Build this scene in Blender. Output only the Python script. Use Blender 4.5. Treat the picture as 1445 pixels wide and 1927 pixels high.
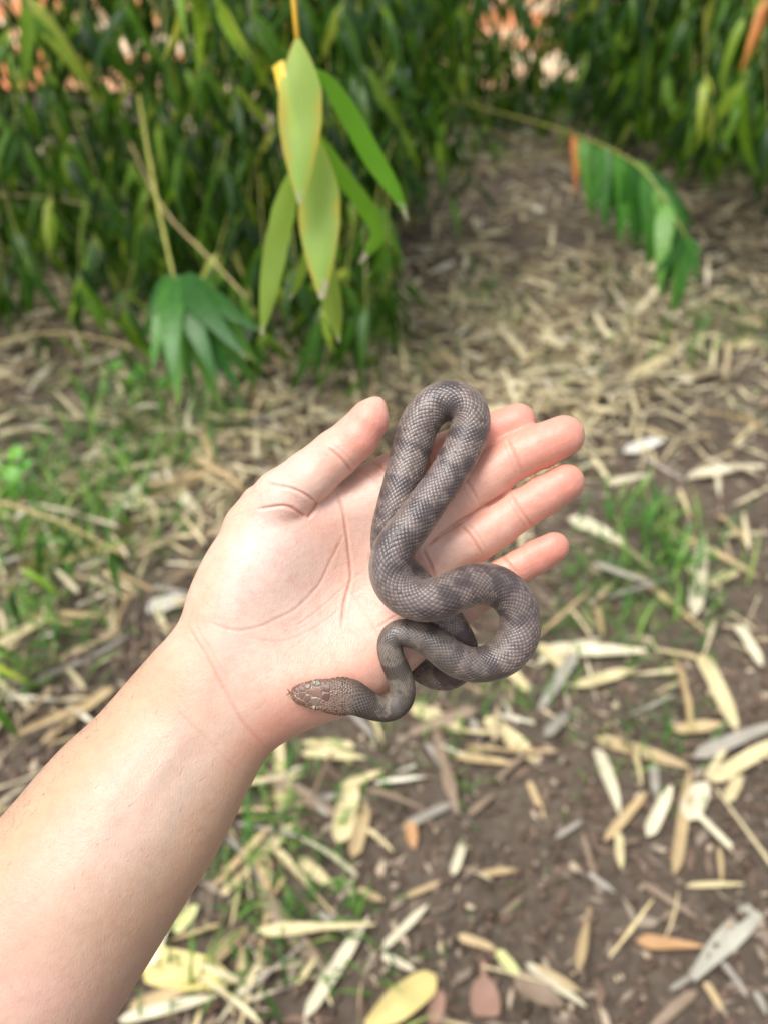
import bpy, math, random
import numpy as np
from mathutils import Vector, Matrix, Quaternion

# ------------------------------------------------------------------ scene, camera, light
scene = bpy.context.scene
for o in list(bpy.data.objects):
    bpy.data.objects.remove(o)
COL = scene.collection
random.seed(7)
rng = np.random.default_rng(11)

F, CX, CY = 1428.0, 722.5, 963.5          # photograph: focal length and centre in its pixels
PITCH = math.radians(38.0)
CAM = np.array([0.0, 0.0, 1.10])
D0 = 0.29                                  # metres from the lens to the palm
S0 = D0 / F
RIGHT = np.array([1.0, 0.0, 0.0])
FWD = np.array([0.0, math.cos(PITCH), -math.sin(PITCH)])
UP = np.array([0.0, math.sin(PITCH), math.cos(PITCH)])

cam_data = bpy.data.cameras.new('camera')
cam = bpy.data.objects.new('camera', cam_data)
COL.objects.link(cam)
cam.location = CAM
cam.rotation_euler = (math.pi / 2 - PITCH, 0, 0)
cam_data.sensor_fit = 'VERTICAL'
cam_data.sensor_height = 9.6
cam_data.sensor_width = 7.2
cam_data.lens = 9.6 * F / 1927.0
cam_data.clip_start = 0.01
cam_data.clip_end = 500.0
cam_data.dof.use_dof = True
cam_data.dof.focus_distance = 0.272
cam_data.dof.aperture_fstop = cam_data.lens / 4.0
scene.camera = cam

SUN_EL, SUN_AZ = math.radians(68), math.radians(240)   # azimuth: direction the light comes from, from +Y clockwise
world = bpy.data.worlds.new('World')
scene.world = world
world.use_nodes = True
wn = world.node_tree
wn.nodes.clear()
sky = wn.nodes.new('ShaderNodeTexSky')
sky.sky_type = 'NISHITA'
sky.sun_disc = False
sky.sun_elevation = SUN_EL
sky.sun_rotation = SUN_AZ
sky.dust_density = 3.0
sky.air_density = 1.0
hs = wn.nodes.new('ShaderNodeHueSaturation')
hs.inputs['Saturation'].default_value = 0.35      # thin overcast: the blue is mostly gone
bg = wn.nodes.new('ShaderNodeBackground')
bg.inputs['Strength'].default_value = 0.085
wo = wn.nodes.new('ShaderNodeOutputWorld')
wn.links.new(sky.outputs[0], hs.inputs['Color'])
wn.links.new(hs.outputs[0], bg.inputs['Color'])
wn.links.new(bg.outputs[0], wo.inputs['Surface'])

sun_data = bpy.data.lights.new('sun', 'SUN')
sun_data.energy = 1.5
sun_data.angle = math.radians(30)
sun_data.color = (1.0, 0.98, 0.95)
sun = bpy.data.objects.new('sun', sun_data)
COL.objects.link(sun)
sd = Vector((math.sin(SUN_AZ) * math.cos(SUN_EL), math.cos(SUN_AZ) * math.cos(SUN_EL), math.sin(SUN_EL)))
sun.rotation_euler = sd.to_track_quat('Z', 'Y').to_euler()
sun.location = (0, 0, 6)

scene.render.engine = 'CYCLES'
scene.view_settings.view_transform = 'Standard'
scene.view_settings.look = 'None'
scene.view_settings.gamma = 1.0
scene.view_settings.exposure = 1.34
scene.render.resolution_x, scene.render.resolution_y = 767, 1024
scene.cycles.max_bounces = 8
scene.cycles.transparent_max_bounces = 8

# ------------------------------------------------------------------ helpers
def W(px, py, d):
    """point seen at photo pixel (px, py), d metres deep"""
    return CAM + RIGHT * ((px - CX) / F * d) + UP * ((CY - py) / F * d) + FWD * d

def W_arr(px, py, d):
    return CAM[None] + np.outer((px - CX) / F * d, RIGHT) + np.outer((CY - py) / F * d, UP) + np.outer(d, FWD)

def gz(x, y):
    return (0.018 * math.sin(1.9 * x + 0.6) * math.cos(1.3 * y) + 0.010 * math.sin(4.3 * x - 2.1 * y)
            + 0.006 * math.sin(9.1 * x + 7.3 * y))

def ground_depth(py, z=0.0):
    v = (py - CY) / F
    return (CAM[2] - z) / (math.sin(PITCH) + math.cos(PITCH) * v)

def G(px, py):
    d = ground_depth(py)
    p = W(px, py, d)
    p[2] = gz(p[0], p[1])
    return p

def lin(r, g, b):
    def f(c):
        c /= 255.0
        return c / 12.92 if c <= 0.04045 else ((c + 0.055) / 1.055) ** 2.4
    return np.array([f(r), f(g), f(b)])

def mesh_from(name, verts, faces, uv=None, col=None, smooth=True):
    me = bpy.data.meshes.new(name)
    verts = np.asarray(verts, dtype=np.float32)
    if isinstance(faces, np.ndarray):
        k = faces.shape[1]
        nf = len(faces)
        me.vertices.add(len(verts)); me.vertices.foreach_set('co', verts.ravel())
        me.loops.add(nf * k); me.loops.foreach_set('vertex_index', faces.ravel().astype(np.int32))
        me.polygons.add(nf)
        me.polygons.foreach_set('loop_start', np.arange(0, nf * k, k, dtype=np.int32))
        me.polygons.foreach_set('loop_total', np.full(nf, k, dtype=np.int32))
        me.update(calc_edges=True); me.validate()
    else:
        me.from_pydata([tuple(v) for v in verts], [], faces)
        me.update()
    if uv is not None:
        lay = me.uv_layers.new(name='UVMap')
        li = np.empty(len(me.loops), dtype=np.int32); me.loops.foreach_get('vertex_index', li)
        lay.data.foreach_set('uv', np.asarray(uv, dtype=np.float32)[li].ravel())
    if col is not None:
        a = me.color_attributes.new('Col', 'FLOAT_COLOR', 'POINT')
        c4 = np.ones((len(verts), 4), dtype=np.float32); c4[:, :3] = col
        a.data.foreach_set('color', c4.ravel())
    if smooth:
        me.polygons.foreach_set('use_smooth', np.ones(len(me.polygons), dtype=bool))
    me.update()
    return me

def add(name, me, mat=None, parent=None, loc=None):
    o = bpy.data.objects.new(name, me)
    COL.objects.link(o)
    if mat is not None and me is not None and not me.materials:
        me.materials.append(mat)
    if parent is not None:
        o.parent = parent
    if loc is not None:
        o.location = loc
    return o

def tag(o, label=None, cat=None, group=None, kind=None):
    if label: o['label'] = label
    if cat: o['category'] = cat
    if group: o['group'] = group
    if kind: o['kind'] = kind
    return o

def catmull(P, n):
    """P: (m, k) control rows -> n rows evenly spaced along the first three columns"""
    P = np.asarray(P, dtype=float)
    Q = np.vstack([2 * P[0] - P[1], P, 2 * P[-1] - P[-2]])
    out = []
    for i in range(1, len(Q) - 2):
        p0, p1, p2, p3 = Q[i - 1], Q[i], Q[i + 1], Q[i + 2]
        for t in np.linspace(0, 1, 24, endpoint=False):
            out.append(0.5 * ((2 * p1) + (-p0 + p2) * t + (2 * p0 - 5 * p1 + 4 * p2 - p3) * t * t
                              + (-p0 + 3 * p1 - 3 * p2 + p3) * t ** 3))
    out.append(Q[-2])
    out = np.array(out)
    if n is None:
        return out
    k = min(3, P.shape[1])
    L = np.r_[0, np.cumsum(np.linalg.norm(np.diff(out[:, :k], axis=0), axis=1))]
    s = np.linspace(0, L[-1], n)
    return np.stack([np.interp(s, L, out[:, j]) for j in range(out.shape[1])], axis=1)

def hash3(i, j, k):
    h = (i.astype(np.int64) * 374761393 + j.astype(np.int64) * 668265263 + k.astype(np.int64) * 2147483647) & 0xffffffff
    h = ((h ^ (h >> 13)) * 1274126177) & 0xffffffff
    h = (h ^ (h >> 16)) & 0xffffffff
    return (h & 0xffffff) / float(0x1000000)

def vnoise(x, y, z):
    xi, yi, zi = np.floor(x), np.floor(y), np.floor(z)
    fx, fy, fz = x - xi, y - yi, z - zi
    fx, fy, fz = [f * f * (3 - 2 * f) for f in (fx, fy, fz)]
    r = 0
    for a in (0, 1):
        for b in (0, 1):
            for c in (0, 1):
                r = r + hash3(xi + a, yi + b, zi + c) * (fx if a else 1 - fx) * (fy if b else 1 - fy) * (fz if c else 1 - fz)
    return r

def sstep(a, b, x):
    t = np.clip((x - a) / (b - a), 0, 1)
    return t * t * (3 - 2 * t)

# ------------------------------------------------------------------ materials
def new_mat(name):
    m = bpy.data.materials.new(name)
    m.use_nodes = True
    nt = m.node_tree
    p = nt.nodes['Principled BSDF']
    return m, nt, p

def N(nt, typ, **kw):
    n = nt.nodes.new(typ)
    for k, v in kw.items():
        if k in n.inputs:
            n.inputs[k].default_value = v
        else:
            setattr(n, k, v)
    return n

def ramp(nt, stops):
    r = nt.nodes.new('ShaderNodeValToRGB')
    e = r.color_ramp.elements
    while len(e) < len(stops):
        e.new(0.5)
    for el, (pos, c) in zip(e, stops):
        el.position = pos
        el.color = (*c, 1)
    return r

def mat_skin():
    m, nt, p = new_mat('skin')
    L = nt.links
    at = N(nt, 'ShaderNodeAttribute', attribute_name='Col')
    tc = N(nt, 'ShaderNodeTexCoord')
    n1 = N(nt, 'ShaderNodeTexNoise', Scale=170.0, Detail=6.0, Roughness=0.72)
    L.new(tc.outputs['Object'], n1.inputs['Vector'])
    r1 = ramp(nt, [(0.32, (0.95, 0.90, 0.885)), (0.68, (1.04, 1.05, 1.05))])
    L.new(n1.outputs['Fac'], r1.inputs[0])
    mx = N(nt, 'ShaderNodeMix', data_type='RGBA', blend_type='MULTIPLY')
    mx.inputs[0].default_value = 1.0
    L.new(at.outputs['Color'], mx.inputs[6]); L.new(r1.outputs[0], mx.inputs[7])
    L.new(mx.outputs[2], p.inputs['Base Color'])
    p.inputs['Roughness'].default_value = 0.43
    p.inputs['Specular IOR Level'].default_value = 0.42
    p.inputs['Subsurface Weight'].default_value = 0.22
    p.inputs['Subsurface Radius'].default_value = (1.0, 0.36, 0.18)
    p.inputs['Subsurface Scale'].default_value = 0.0035
    n2 = N(nt, 'ShaderNodeTexVoronoi', Scale=950.0, feature='DISTANCE_TO_EDGE')
    n3 = N(nt, 'ShaderNodeTexNoise', Scale=420.0, Detail=4.0, Roughness=0.65)
    wv = N(nt, 'ShaderNodeTexWave', Scale=330.0, Distortion=9.0, Detail=2.0)
    wv.inputs['Detail Scale'].default_value = 0.35
    for n in (n2, n3, wv):
        L.new(tc.outputs['Object'], n.inputs['Vector'])
    a1 = N(nt, 'ShaderNodeMath', operation='MULTIPLY_ADD'); a1.inputs[1].default_value = 0.5
    L.new(n2.outputs['Distance'], a1.inputs[0]); L.new(n3.outputs['Fac'], a1.inputs[2])
    a2 = N(nt, 'ShaderNodeMath', operation='MULTIPLY_ADD'); a2.inputs[1].default_value = 0.05
    L.new(wv.outputs['Fac'], a2.inputs[0]); L.new(a1.outputs[0], a2.inputs[2])
    b = N(nt, 'ShaderNodeBump', Strength=0.55, Distance=0.0004)
    L.new(a2.outputs[0], b.inputs['Height']); L.new(b.outputs[0], p.inputs['Normal'])
    return m

def mat_attr(name, rough=0.4, spec=0.5, bump=0.0, scale=900.0, coat=0.0):
    m, nt, p = new_mat(name)
    at = N(nt, 'ShaderNodeAttribute', attribute_name='Col')
    tc = N(nt, 'ShaderNodeTexCoord')
    n1 = N(nt, 'ShaderNodeTexNoise', Scale=scale, Detail=3.0)
    nt.links.new(tc.outputs['Object'], n1.inputs['Vector'])
    r1 = ramp(nt, [(0.25, (0.84, 0.84, 0.84)), (0.75, (1.12, 1.12, 1.12))])
    nt.links.new(n1.outputs['Fac'], r1.inputs[0])
    mx = N(nt, 'ShaderNodeMix', data_type='RGBA', blend_type='MULTIPLY')
    mx.inputs[0].default_value = 1.0
    nt.links.new(at.outputs['Color'], mx.inputs[6]); nt.links.new(r1.outputs[0], mx.inputs[7])
    nt.links.new(mx.outputs[2], p.inputs['Base Color'])
    p.inputs['Roughness'].default_value = rough
    p.inputs['Specular IOR Level'].default_value = spec
    p.inputs['Coat Weight'].default_value = coat
    if bump:
        b = N(nt, 'ShaderNodeBump', Strength=bump, Distance=0.0003)
        nt.links.new(n1.outputs['Fac'], b.inputs['Height']); nt.links.new(b.outputs[0], p.inputs['Normal'])
    return m

def mat_plain(name, color, rough=0.6, var=0.25, scale=60.0, spec=0.4, bump=0.3, dist=0.001):
    m, nt, p = new_mat(name)
    tc = N(nt, 'ShaderNodeTexCoord')
    n1 = N(nt, 'ShaderNodeTexNoise', Scale=scale, Detail=5.0, Roughness=0.65)
    nt.links.new(tc.outputs['Object'], n1.inputs['Vector'])
    c = np.array(color)
    r1 = ramp(nt, [(0.25, tuple(c * (1 - var))), (0.75, tuple(np.minimum(c * (1 + var), 0.95)))])
    nt.links.new(n1.outputs['Fac'], r1.inputs[0])
    nt.links.new(r1.outputs[0], p.inputs['Base Color'])
    p.inputs['Roughness'].default_value = rough
    p.inputs['Specular IOR Level'].default_value = spec
    b = N(nt, 'ShaderNodeBump', Strength=bump, Distance=dist)
    nt.links.new(n1.outputs['Fac'], b.inputs['Height']); nt.links.new(b.outputs[0], p.inputs['Normal'])
    return m

def mat_leaf(name, stops, rough=0.38, trans=0.3, edge=None, tip=None, spec=0.5, obj_random=True, vein=0.25):
    """blade: per-leaf colour, lengthwise veins, optional yellow margin and dead tip (uv: u across, v along)"""
    m, nt, p = new_mat(name)
    L = nt.links
    uv = N(nt, 'ShaderNodeUVMap'); uv.uv_map = 'UVMap'
    sp = N(nt, 'ShaderNodeSeparateXYZ'); L.new(uv.outputs[0], sp.inputs[0])
    if obj_random:
        oi = N(nt, 'ShaderNodeObjectInfo'); src = oi.outputs['Random']
    else:
        at = N(nt, 'ShaderNodeAttribute', attribute_name='Col')
        s2 = N(nt, 'ShaderNodeSeparateColor'); L.new(at.outputs['Color'], s2.inputs[0]); src = s2.outputs[0]
    r0 = ramp(nt, stops); L.new(src, r0.inputs[0])
    col = r0.outputs[0]
    # veins
    mu = N(nt, 'ShaderNodeMath', operation='MULTIPLY'); mu.inputs[1].default_value = 70.0
    L.new(sp.outputs[0], mu.inputs[0])
    si = N(nt, 'ShaderNodeMath', operation='SINE'); L.new(mu.outputs[0], si.inputs[0])
    tcn = N(nt, 'ShaderNodeTexCoord')
    no = N(nt, 'ShaderNodeTexNoise', Scale=18.0, Detail=4.0); L.new(tcn.outputs['Object'], no.inputs['Vector'])
    ad = N(nt, 'ShaderNodeMath', operation='MULTIPLY_ADD'); ad.inputs[1].default_value = 0.16
    L.new(si.outputs[0], ad.inputs[0]); L.new(no.outputs['Fac'], ad.inputs[2])
    rv = ramp(nt, [(0.25, (1 - vein,) * 3), (0.75, (1 + vein,) * 3)]); L.new(ad.outputs[0], rv.inputs[0])
    mv = N(nt, 'ShaderNodeMix', data_type='RGBA', blend_type='MULTIPLY'); mv.inputs[0].default_value = 1.0
    L.new(col, mv.inputs[6]); L.new(rv.outputs[0], mv.inputs[7]); col = mv.outputs[2]
    if edge is not None:
        sb = N(nt, 'ShaderNodeMath', operation='SUBTRACT'); L.new(sp.outputs[0], sb.inputs[0]); sb.inputs[1].default_value = 0.5
        ab = N(nt, 'ShaderNodeMath', operation='ABSOLUTE'); L.new(sb.outputs[0], ab.inputs[0])
        a3 = N(nt, 'ShaderNodeMath', operation='MULTIPLY_ADD'); a3.inputs[1].default_value = 0.75
        nn = N(nt, 'ShaderNodeTexNoise', Scale=30.0, Detail=4.0); L.new(tcn.outputs['Object'], nn.inputs['Vector'])
        L.new(nn.outputs['Fac'], a3.inputs[0]); L.new(ab.outputs[0], a3.inputs[2])
        a4 = N(nt, 'ShaderNodeMath', operation='MULTIPLY_ADD'); a4.inputs[1].default_value = 0.22
        L.new(sp.outputs[1], a4.inputs[0]); L.new(a3.outputs[0], a4.inputs[2])
        re = ramp(nt, [(0.74, (0, 0, 0)), (1.0, (1, 1, 1))]); L.new(a4.outputs[0], re.inputs[0])
        me = N(nt, 'ShaderNodeMix', data_type='RGBA'); L.new(re.outputs[0], me.inputs[0])
        L.new(col, me.inputs[6]); me.inputs[7].default_value = (*edge, 1); col = me.outputs[2]
    if tip is not None:
        nt2 = N(nt, 'ShaderNodeTexNoise', Scale=60.0, Detail=3.0); L.new(tcn.outputs['Object'], nt2.inputs['Vector'])
        vv = N(nt, 'ShaderNodeMath', operation='MULTIPLY'); vv.inputs[1].default_value = 0.82; L.new(sp.outputs[1], vv.inputs[0])
        a5 = N(nt, 'ShaderNodeMath', operation='MULTIPLY_ADD'); a5.inputs[1].default_value = 0.26
        L.new(nt2.outputs['Fac'], a5.inputs[0]); L.new(vv.outputs[0], a5.inputs[2])
        rt = ramp(nt, [(0.885, (0, 0, 0)), (0.925, (1, 1, 1))]); L.new(a5.outputs[0], rt.inputs[0])
        mt = N(nt, 'ShaderNodeMix', data_type='RGBA'); L.new(rt.outputs[0], mt.inputs[0])
        L.new(col, mt.inputs[6]); mt.inputs[7].default_value = (*tip, 1); col = mt.outputs[2]
    L.new(col, p.inputs['Base Color'])
    p.inputs['Roughness'].default_value = rough
    p.inputs['Specular IOR Level'].default_value = spec
    b = N(nt, 'ShaderNodeBump', Strength=0.35, Distance=0.0006)
    L.new(ad.outputs[0], b.inputs['Height']); L.new(b.outputs[0], p.inputs['Normal'])
    if trans:
        tr = N(nt, 'ShaderNodeBsdfTranslucent'); L.new(col, tr.inputs['Color'])
        ms = N(nt, 'ShaderNodeMixShader'); ms.inputs[0].default_value = trans
        L.new(p.outputs[0], ms.inputs[1]); L.new(tr.outputs[0], ms.inputs[2])
        L.new(ms.outputs[0], nt.nodes['Material Output'].inputs['Surface'])
    return m
# ------------------------------------------------------------------ ground and what closes the view
def mat_soil():
    m, nt, p = new_mat('soil')
    L = nt.links
    tc = N(nt, 'ShaderNodeTexCoord')
    n1 = N(nt, 'ShaderNodeTexNoise', Scale=5.0, Detail=8.0, Roughness=0.7)
    n2 = N(nt, 'ShaderNodeTexNoise', Scale=60.0, Detail=8.0, Roughness=0.75)
    vo = N(nt, 'ShaderNodeTexVoronoi', Scale=95.0)
    for n in (n1, n2, vo):
        L.new(tc.outputs['Object'], n.inputs['Vector'])
    r1 = ramp(nt, [(0.30, tuple(lin(78, 69, 60))), (0.55, tuple(lin(106, 95, 83))), (0.75, tuple(lin(136, 121, 103)))])
    ad = N(nt, 'ShaderNodeMath', operation='MULTIPLY_ADD'); ad.inputs[1].default_value = 0.55
    L.new(n2.outputs['Fac'], ad.inputs[0])
    m2 = N(nt, 'ShaderNodeMath', operation='MULTIPLY'); m2.inputs[1].default_value = 0.45
    L.new(n1.outputs['Fac'], m2.inputs[0]); L.new(m2.outputs[0], ad.inputs[2])
    L.new(ad.outputs[0], r1.inputs[0])
    vc = ramp(nt, [(0.0, (0.78, 0.76, 0.74)), (1.0, (1.22, 1.2, 1.18))])
    sc = N(nt, 'ShaderNodeSeparateColor'); L.new(vo.outputs['Color'], sc.inputs[0]); L.new(sc.outputs[0], vc.inputs[0])
    mx = N(nt, 'ShaderNodeMix', data_type='RGBA', blend_type='MULTIPLY'); mx.inputs[0].default_value = 1.0
    L.new(r1.outputs[0], mx.inputs[6]); L.new(vc.outputs[0], mx.inputs[7])
    L.new(mx.outputs[2], p.inputs['Base Color'])
    p.inputs['Roughness'].default_value = 0.9
    p.inputs['Specular IOR Level'].default_value = 0.2
    b = N(nt, 'ShaderNodeBump', Strength=0.8, Distance=0.012)
    L.new(n2.outputs['Fac'], b.inputs['Height']); L.new(b.outputs[0], p.inputs['Normal'])
    return m
SOIL = mat_soil()
def build_ground():
    xs = np.r_[-150, -60, -25, -12, -7, np.arange(-4.5, 4.5, 0.035), 4.5, 7, 12, 25, 60, 150]
    ys = np.r_[-150, -60, -25, -10, -5, -2.5, -1.2, np.arange(-0.4, 7.0, 0.035), 7, 8.5, 12, 25, 60, 150]
    X, Y = np.meshgrid(xs, ys, indexing='ij')
    near = sstep(6, 4, np.abs(X)) * sstep(8.5, 6.5, Y)
    Z = (0.018 * np.sin(1.9 * X + 0.6) * np.cos(1.3 * Y) + 0.010 * np.sin(4.3 * X - 2.1 * Y) + 0.006 * np.sin(9.1 * X + 7.3 * Y)) * near
    Z += (0.010 * (vnoise(X * 14, Y * 14, X * 0) - 0.6) + 0.006 * (vnoise(X * 31, Y * 31, X * 0) - 0.6)) * near - 0.003
    nx, ny = X.shape
    i = np.arange(nx * ny).reshape(nx, ny)
    Q = np.stack([i[:-1, :-1], i[1:, :-1], i[1:, 1:], i[:-1, 1:]], -1).reshape(-1, 4)
    return mesh_from('ground', np.stack([X.ravel(), Y.ravel(), Z.ravel()], 1), Q)
ground = add('ground', build_ground(), SOIL)
tag(ground, 'bare brown soil of the garden bed', None, kind='structure')

# pale sandy ground added beyond the bamboo to make bright gaps between leaves
def mat_added_path():
    m, nt, pr = new_mat('added_path')
    tc = N(nt, 'ShaderNodeTexCoord')
    n1 = N(nt, 'ShaderNodeTexNoise', Scale=0.45, Detail=2.0); n2 = N(nt, 'ShaderNodeTexNoise', Scale=9.0, Detail=6.0, Roughness=0.7)
    for n in (n1, n2):
        nt.links.new(tc.outputs['Object'], n.inputs['Vector'])
    r1 = ramp(nt, [(0.40, tuple(lin(240, 214, 178))), (0.56, tuple(lin(226, 140, 84)))]); nt.links.new(n1.outputs['Fac'], r1.inputs[0])
    r2 = ramp(nt, [(0.3, (0.72, 0.70, 0.68)), (0.7, (1.08, 1.06, 1.04))]); nt.links.new(n2.outputs['Fac'], r2.inputs[0])
    mx = N(nt, 'ShaderNodeMix', data_type='RGBA', blend_type='MULTIPLY'); mx.inputs[0].default_value = 1.0
    nt.links.new(r1.outputs[0], mx.inputs[6]); nt.links.new(r2.outputs[0], mx.inputs[7]); nt.links.new(mx.outputs[2], pr.inputs['Base Color'])
    pr.inputs['Roughness'].default_value = 0.9
    return m
xs, ys = np.linspace(-40, 40, 120), np.linspace(6.7, 34, 60)
X, Y = np.meshgrid(xs, ys, indexing='ij')
Z = 0.016 + 0.01 * vnoise(X * 2, Y * 2, X * 0)
edge = (np.arange(60) == 0)[None, :]
Y = Y + edge * 0.3 * np.sin(X * 1.7)
i = np.arange(X.size).reshape(X.shape)
Q = np.stack([i[:-1, :-1], i[1:, :-1], i[1:, 1:], i[:-1, 1:]], -1).reshape(-1, 4)
added_path = add('added_path', mesh_from('added_path', np.stack([X.ravel(), Y.ravel(), Z.ravel()], 1), Q), mat_added_path())
tag(added_path, 'pale sandy ground added behind the bamboo to brighten the gaps between leaves', None, kind='structure')
# ------------------------------------------------------------------ leaves and bamboo
def blade_geo(length, width, nseg=10, across=2, fold=0.25, droop=0.15, twist=0.0, wave=0.0, prof=None, curl=0.0, rs=random):
    """leaf along +X, face +Z, returns verts, faces, uv"""
    vs, fs, uv = [], [], []
    x, z, ang = 0.0, 0.0, droop * 0.35
    step = length / nseg
    ph = rs.uniform(0, 6.28)
    for j in range(nseg + 1):
        t = j / nseg
        if prof is None:
            w = (min(1, t / 0.16) ** 0.7) * (1 - max(0, (t - 0.2) / 0.8) ** 1.55) if t < 1 else 0
            w = max(w, 0.10 if t < 0.05 else 0.02)
        else:
            w = prof(t)
        hw = width / 2 * w
        tw = twist * t
        for i in range(across + 1):
            u = i / across * 2 - 1
            if curl:
                a = u * curl
                yy = math.sin(a) / max(curl, 1e-3) * hw; zz = (1 - math.cos(a)) / max(curl, 1e-3) * hw
            else:
                yy = u * hw; zz = abs(u) * hw * fold
            zz += wave * width * math.sin(t * 9 + ph + u * 1.5) * 0.12
            y2 = yy * math.cos(tw) - zz * math.sin(tw); z2 = yy * math.sin(tw) + zz * math.cos(tw)
            vs.append((x - z2 * math.sin(ang), y2, z + z2 * math.cos(ang)))
            uv.append((i / across, t))
        x += step * math.cos(ang); z += step * math.sin(ang)
        ang -= droop / nseg * 1.9
    k = across + 1
    for j in range(nseg):
        for i in range(across):
            fs.append([j * k + i, (j + 1) * k + i, (j + 1) * k + i + 1, j * k + i + 1])
    return np.array(vs), fs, np.array(uv)

G_STOPS = [(0.0, tuple(lin(30, 62, 8))), (0.4, tuple(lin(56, 98, 16))), (0.75, tuple(lin(92, 136, 28))), (0.93, tuple(lin(146, 180, 48))), (1.0, tuple(lin(184, 188, 72)))]
GREEN = mat_leaf('bamboo_leaf_green', G_STOPS, rough=0.40, trans=0.42, tip=tuple(lin(170, 150, 110)), spec=0.4)
GREEN_S = mat_leaf('bamboo_foliage_green', G_STOPS, rough=0.42, trans=0.40, spec=0.4, obj_random=False)
TWIG = mat_plain('twig', lin(152, 150, 74), rough=0.5, var=0.3, scale=30.0)
TWIG_DRY = mat_plain('twig_dry', lin(176, 156, 106), rough=0.65, var=0.3, scale=30.0)
CULM = mat_plain('culm', lin(96, 98, 58), rough=0.45, var=0.4, scale=8.0)
LEAF_PROTO = []
for i in range(8):
    v, f, uv = blade_geo(1.0, random.uniform(0.125, 0.175), nseg=9, across=2, fold=random.uniform(0.15, 0.45), droop=random.uniform(0.1, 0.7), twist=random.uniform(-0.4, 0.4))
    me = mesh_from('bamboo_leaf', v, f, uv=uv); me.materials.append(GREEN); LEAF_PROTO.append(me)
FRESH = mat_leaf('bamboo_leaf_fresh', [(0.0, tuple(lin(54, 108, 38))), (0.6, tuple(lin(84, 142, 52))), (1.0, tuple(lin(126, 178, 72)))], rough=0.40, trans=0.5, tip=tuple(lin(170, 150, 110)), spec=0.5)
LEAF_WIDE = []
for i in range(5):
    v, f, uv = blade_geo(1.0, random.uniform(0.17, 0.21), nseg=9, across=2, fold=random.uniform(0.1, 0.3), droop=random.uniform(0.1, 0.5), twist=random.uniform(-0.3, 0.3))
    me = mesh_from('bamboo_leaf', v, f, uv=uv); me.materials.append(FRESH); LEAF_WIDE.append(me)
ORANGE = mat_leaf('leaf_orange', [(0.0, tuple(lin(190, 112, 48))), (1.0, tuple(lin(212, 138, 66)))], rough=0.55, trans=0.25)
me = LEAF_PROTO[2].copy(); me.materials.clear(); me.materials.append(ORANGE); LEAF_ORANGE = me

def basis(d, nrm):
    d = np.asarray(d, float); d = d / np.linalg.norm(d)
    z = nrm - d * (nrm @ d)
    if np.linalg.norm(z) < 1e-4:
        z = np.array([0.3, -0.8, 0.2]); z = z - d * (z @ d)
    z = z / np.linalg.norm(z); y = np.cross(z, d)
    return np.stack([d, y, z], 1)

def put_leaf(me, parent, parent_world, at, d, nrm, length, name='leaf'):
    B = basis(d, np.asarray(nrm, float))
    o = bpy.data.objects.new(name, me); COL.objects.link(o); o.parent = parent
    M = Matrix([[*(B[r] * length), at[r] - parent_world[r]] for r in range(3)] + [[0, 0, 0, 1]])
    o.matrix_local = M
    return o

def rand_leaf_dir(fan=0.55, down=1.0):
    a = random.uniform(0, 2 * math.pi); r = fan * math.sqrt(random.random())
    return np.array([math.cos(a) * r, math.sin(a) * r, -down])
def rand_norm():
    return np.array([random.uniform(-0.7, 0.7), random.uniform(-1.0, 0.15), random.uniform(0.2, 1.0)])

def plant(name, base, label, cat='bamboo', group=None):
    o = add(name, None, loc=base); tag(o, label, cat, group); o['_n'] = 0
    return o

def branch(pl, base, ctrl, r0, r1, leaves, L=(0.12, 0.16), fan=0.5, mat=None, tmin=0.55, orange=0):
    """twig through world points ctrl with leaves along its end; leaves: count"""
    C = catmull(np.array(ctrl, float), 14)
    b0 = np.array(C[0])
    v, f = tube(C - b0, np.linspace(r0, r1, 14), 6)
    br = add('branch', mesh_from('branch', v, f), mat or TWIG, pl, loc=b0 - np.array(base))
    for i in range(leaves):
        t = tmin + (1 - tmin) * (i + 0.5) / leaves
        k = t * 13; j = min(int(k), 12); at = C[j] + (C[j + 1] - C[j]) * (k - j)
        tang = C[min(j + 1, 13)] - C[max(j - 1, 0)]; tang /= np.linalg.norm(tang)
        d = rand_leaf_dir(fan) + 0.35 * tang; L_k = random.choice((0.7, 0.9, 1.0, 1.0, 1.15))
        me = LEAF_ORANGE if i < orange else random.choice(LEAF_PROTO)
        put_leaf(me, br, b0, at, d, rand_norm(), random.uniform(*L) * L_k)
    return br

def tube(points, radii, nseg=6):
    P = np.asarray(points, float); T = np.gradient(P, axis=0); T /= np.linalg.norm(T, axis=1)[:, None] + 1e-12
    ref = np.array([0.31, 0.27, 0.91])
    vs, fs = [], []
    for p, t, r in zip(P, T, radii):
        a = np.cross(t, ref); a /= np.linalg.norm(a) + 1e-12; b = np.cross(t, a)
        for i in range(nseg):
            an = 2 * math.pi * i / nseg
            vs.append(p + (a * math.cos(an) + b * math.sin(an)) * r)
    for j in range(len(P) - 1):
        for i in range(nseg):
            fs.append([j * nseg + i, j * nseg + (i + 1) % nseg, (j + 1) * nseg + (i + 1) % nseg, (j + 1) * nseg + i])
    fs.append(list(range(nseg))[::-1]); fs.append([(len(P) - 1) * nseg + i for i in range(nseg)])
    return vs, fs

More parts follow.
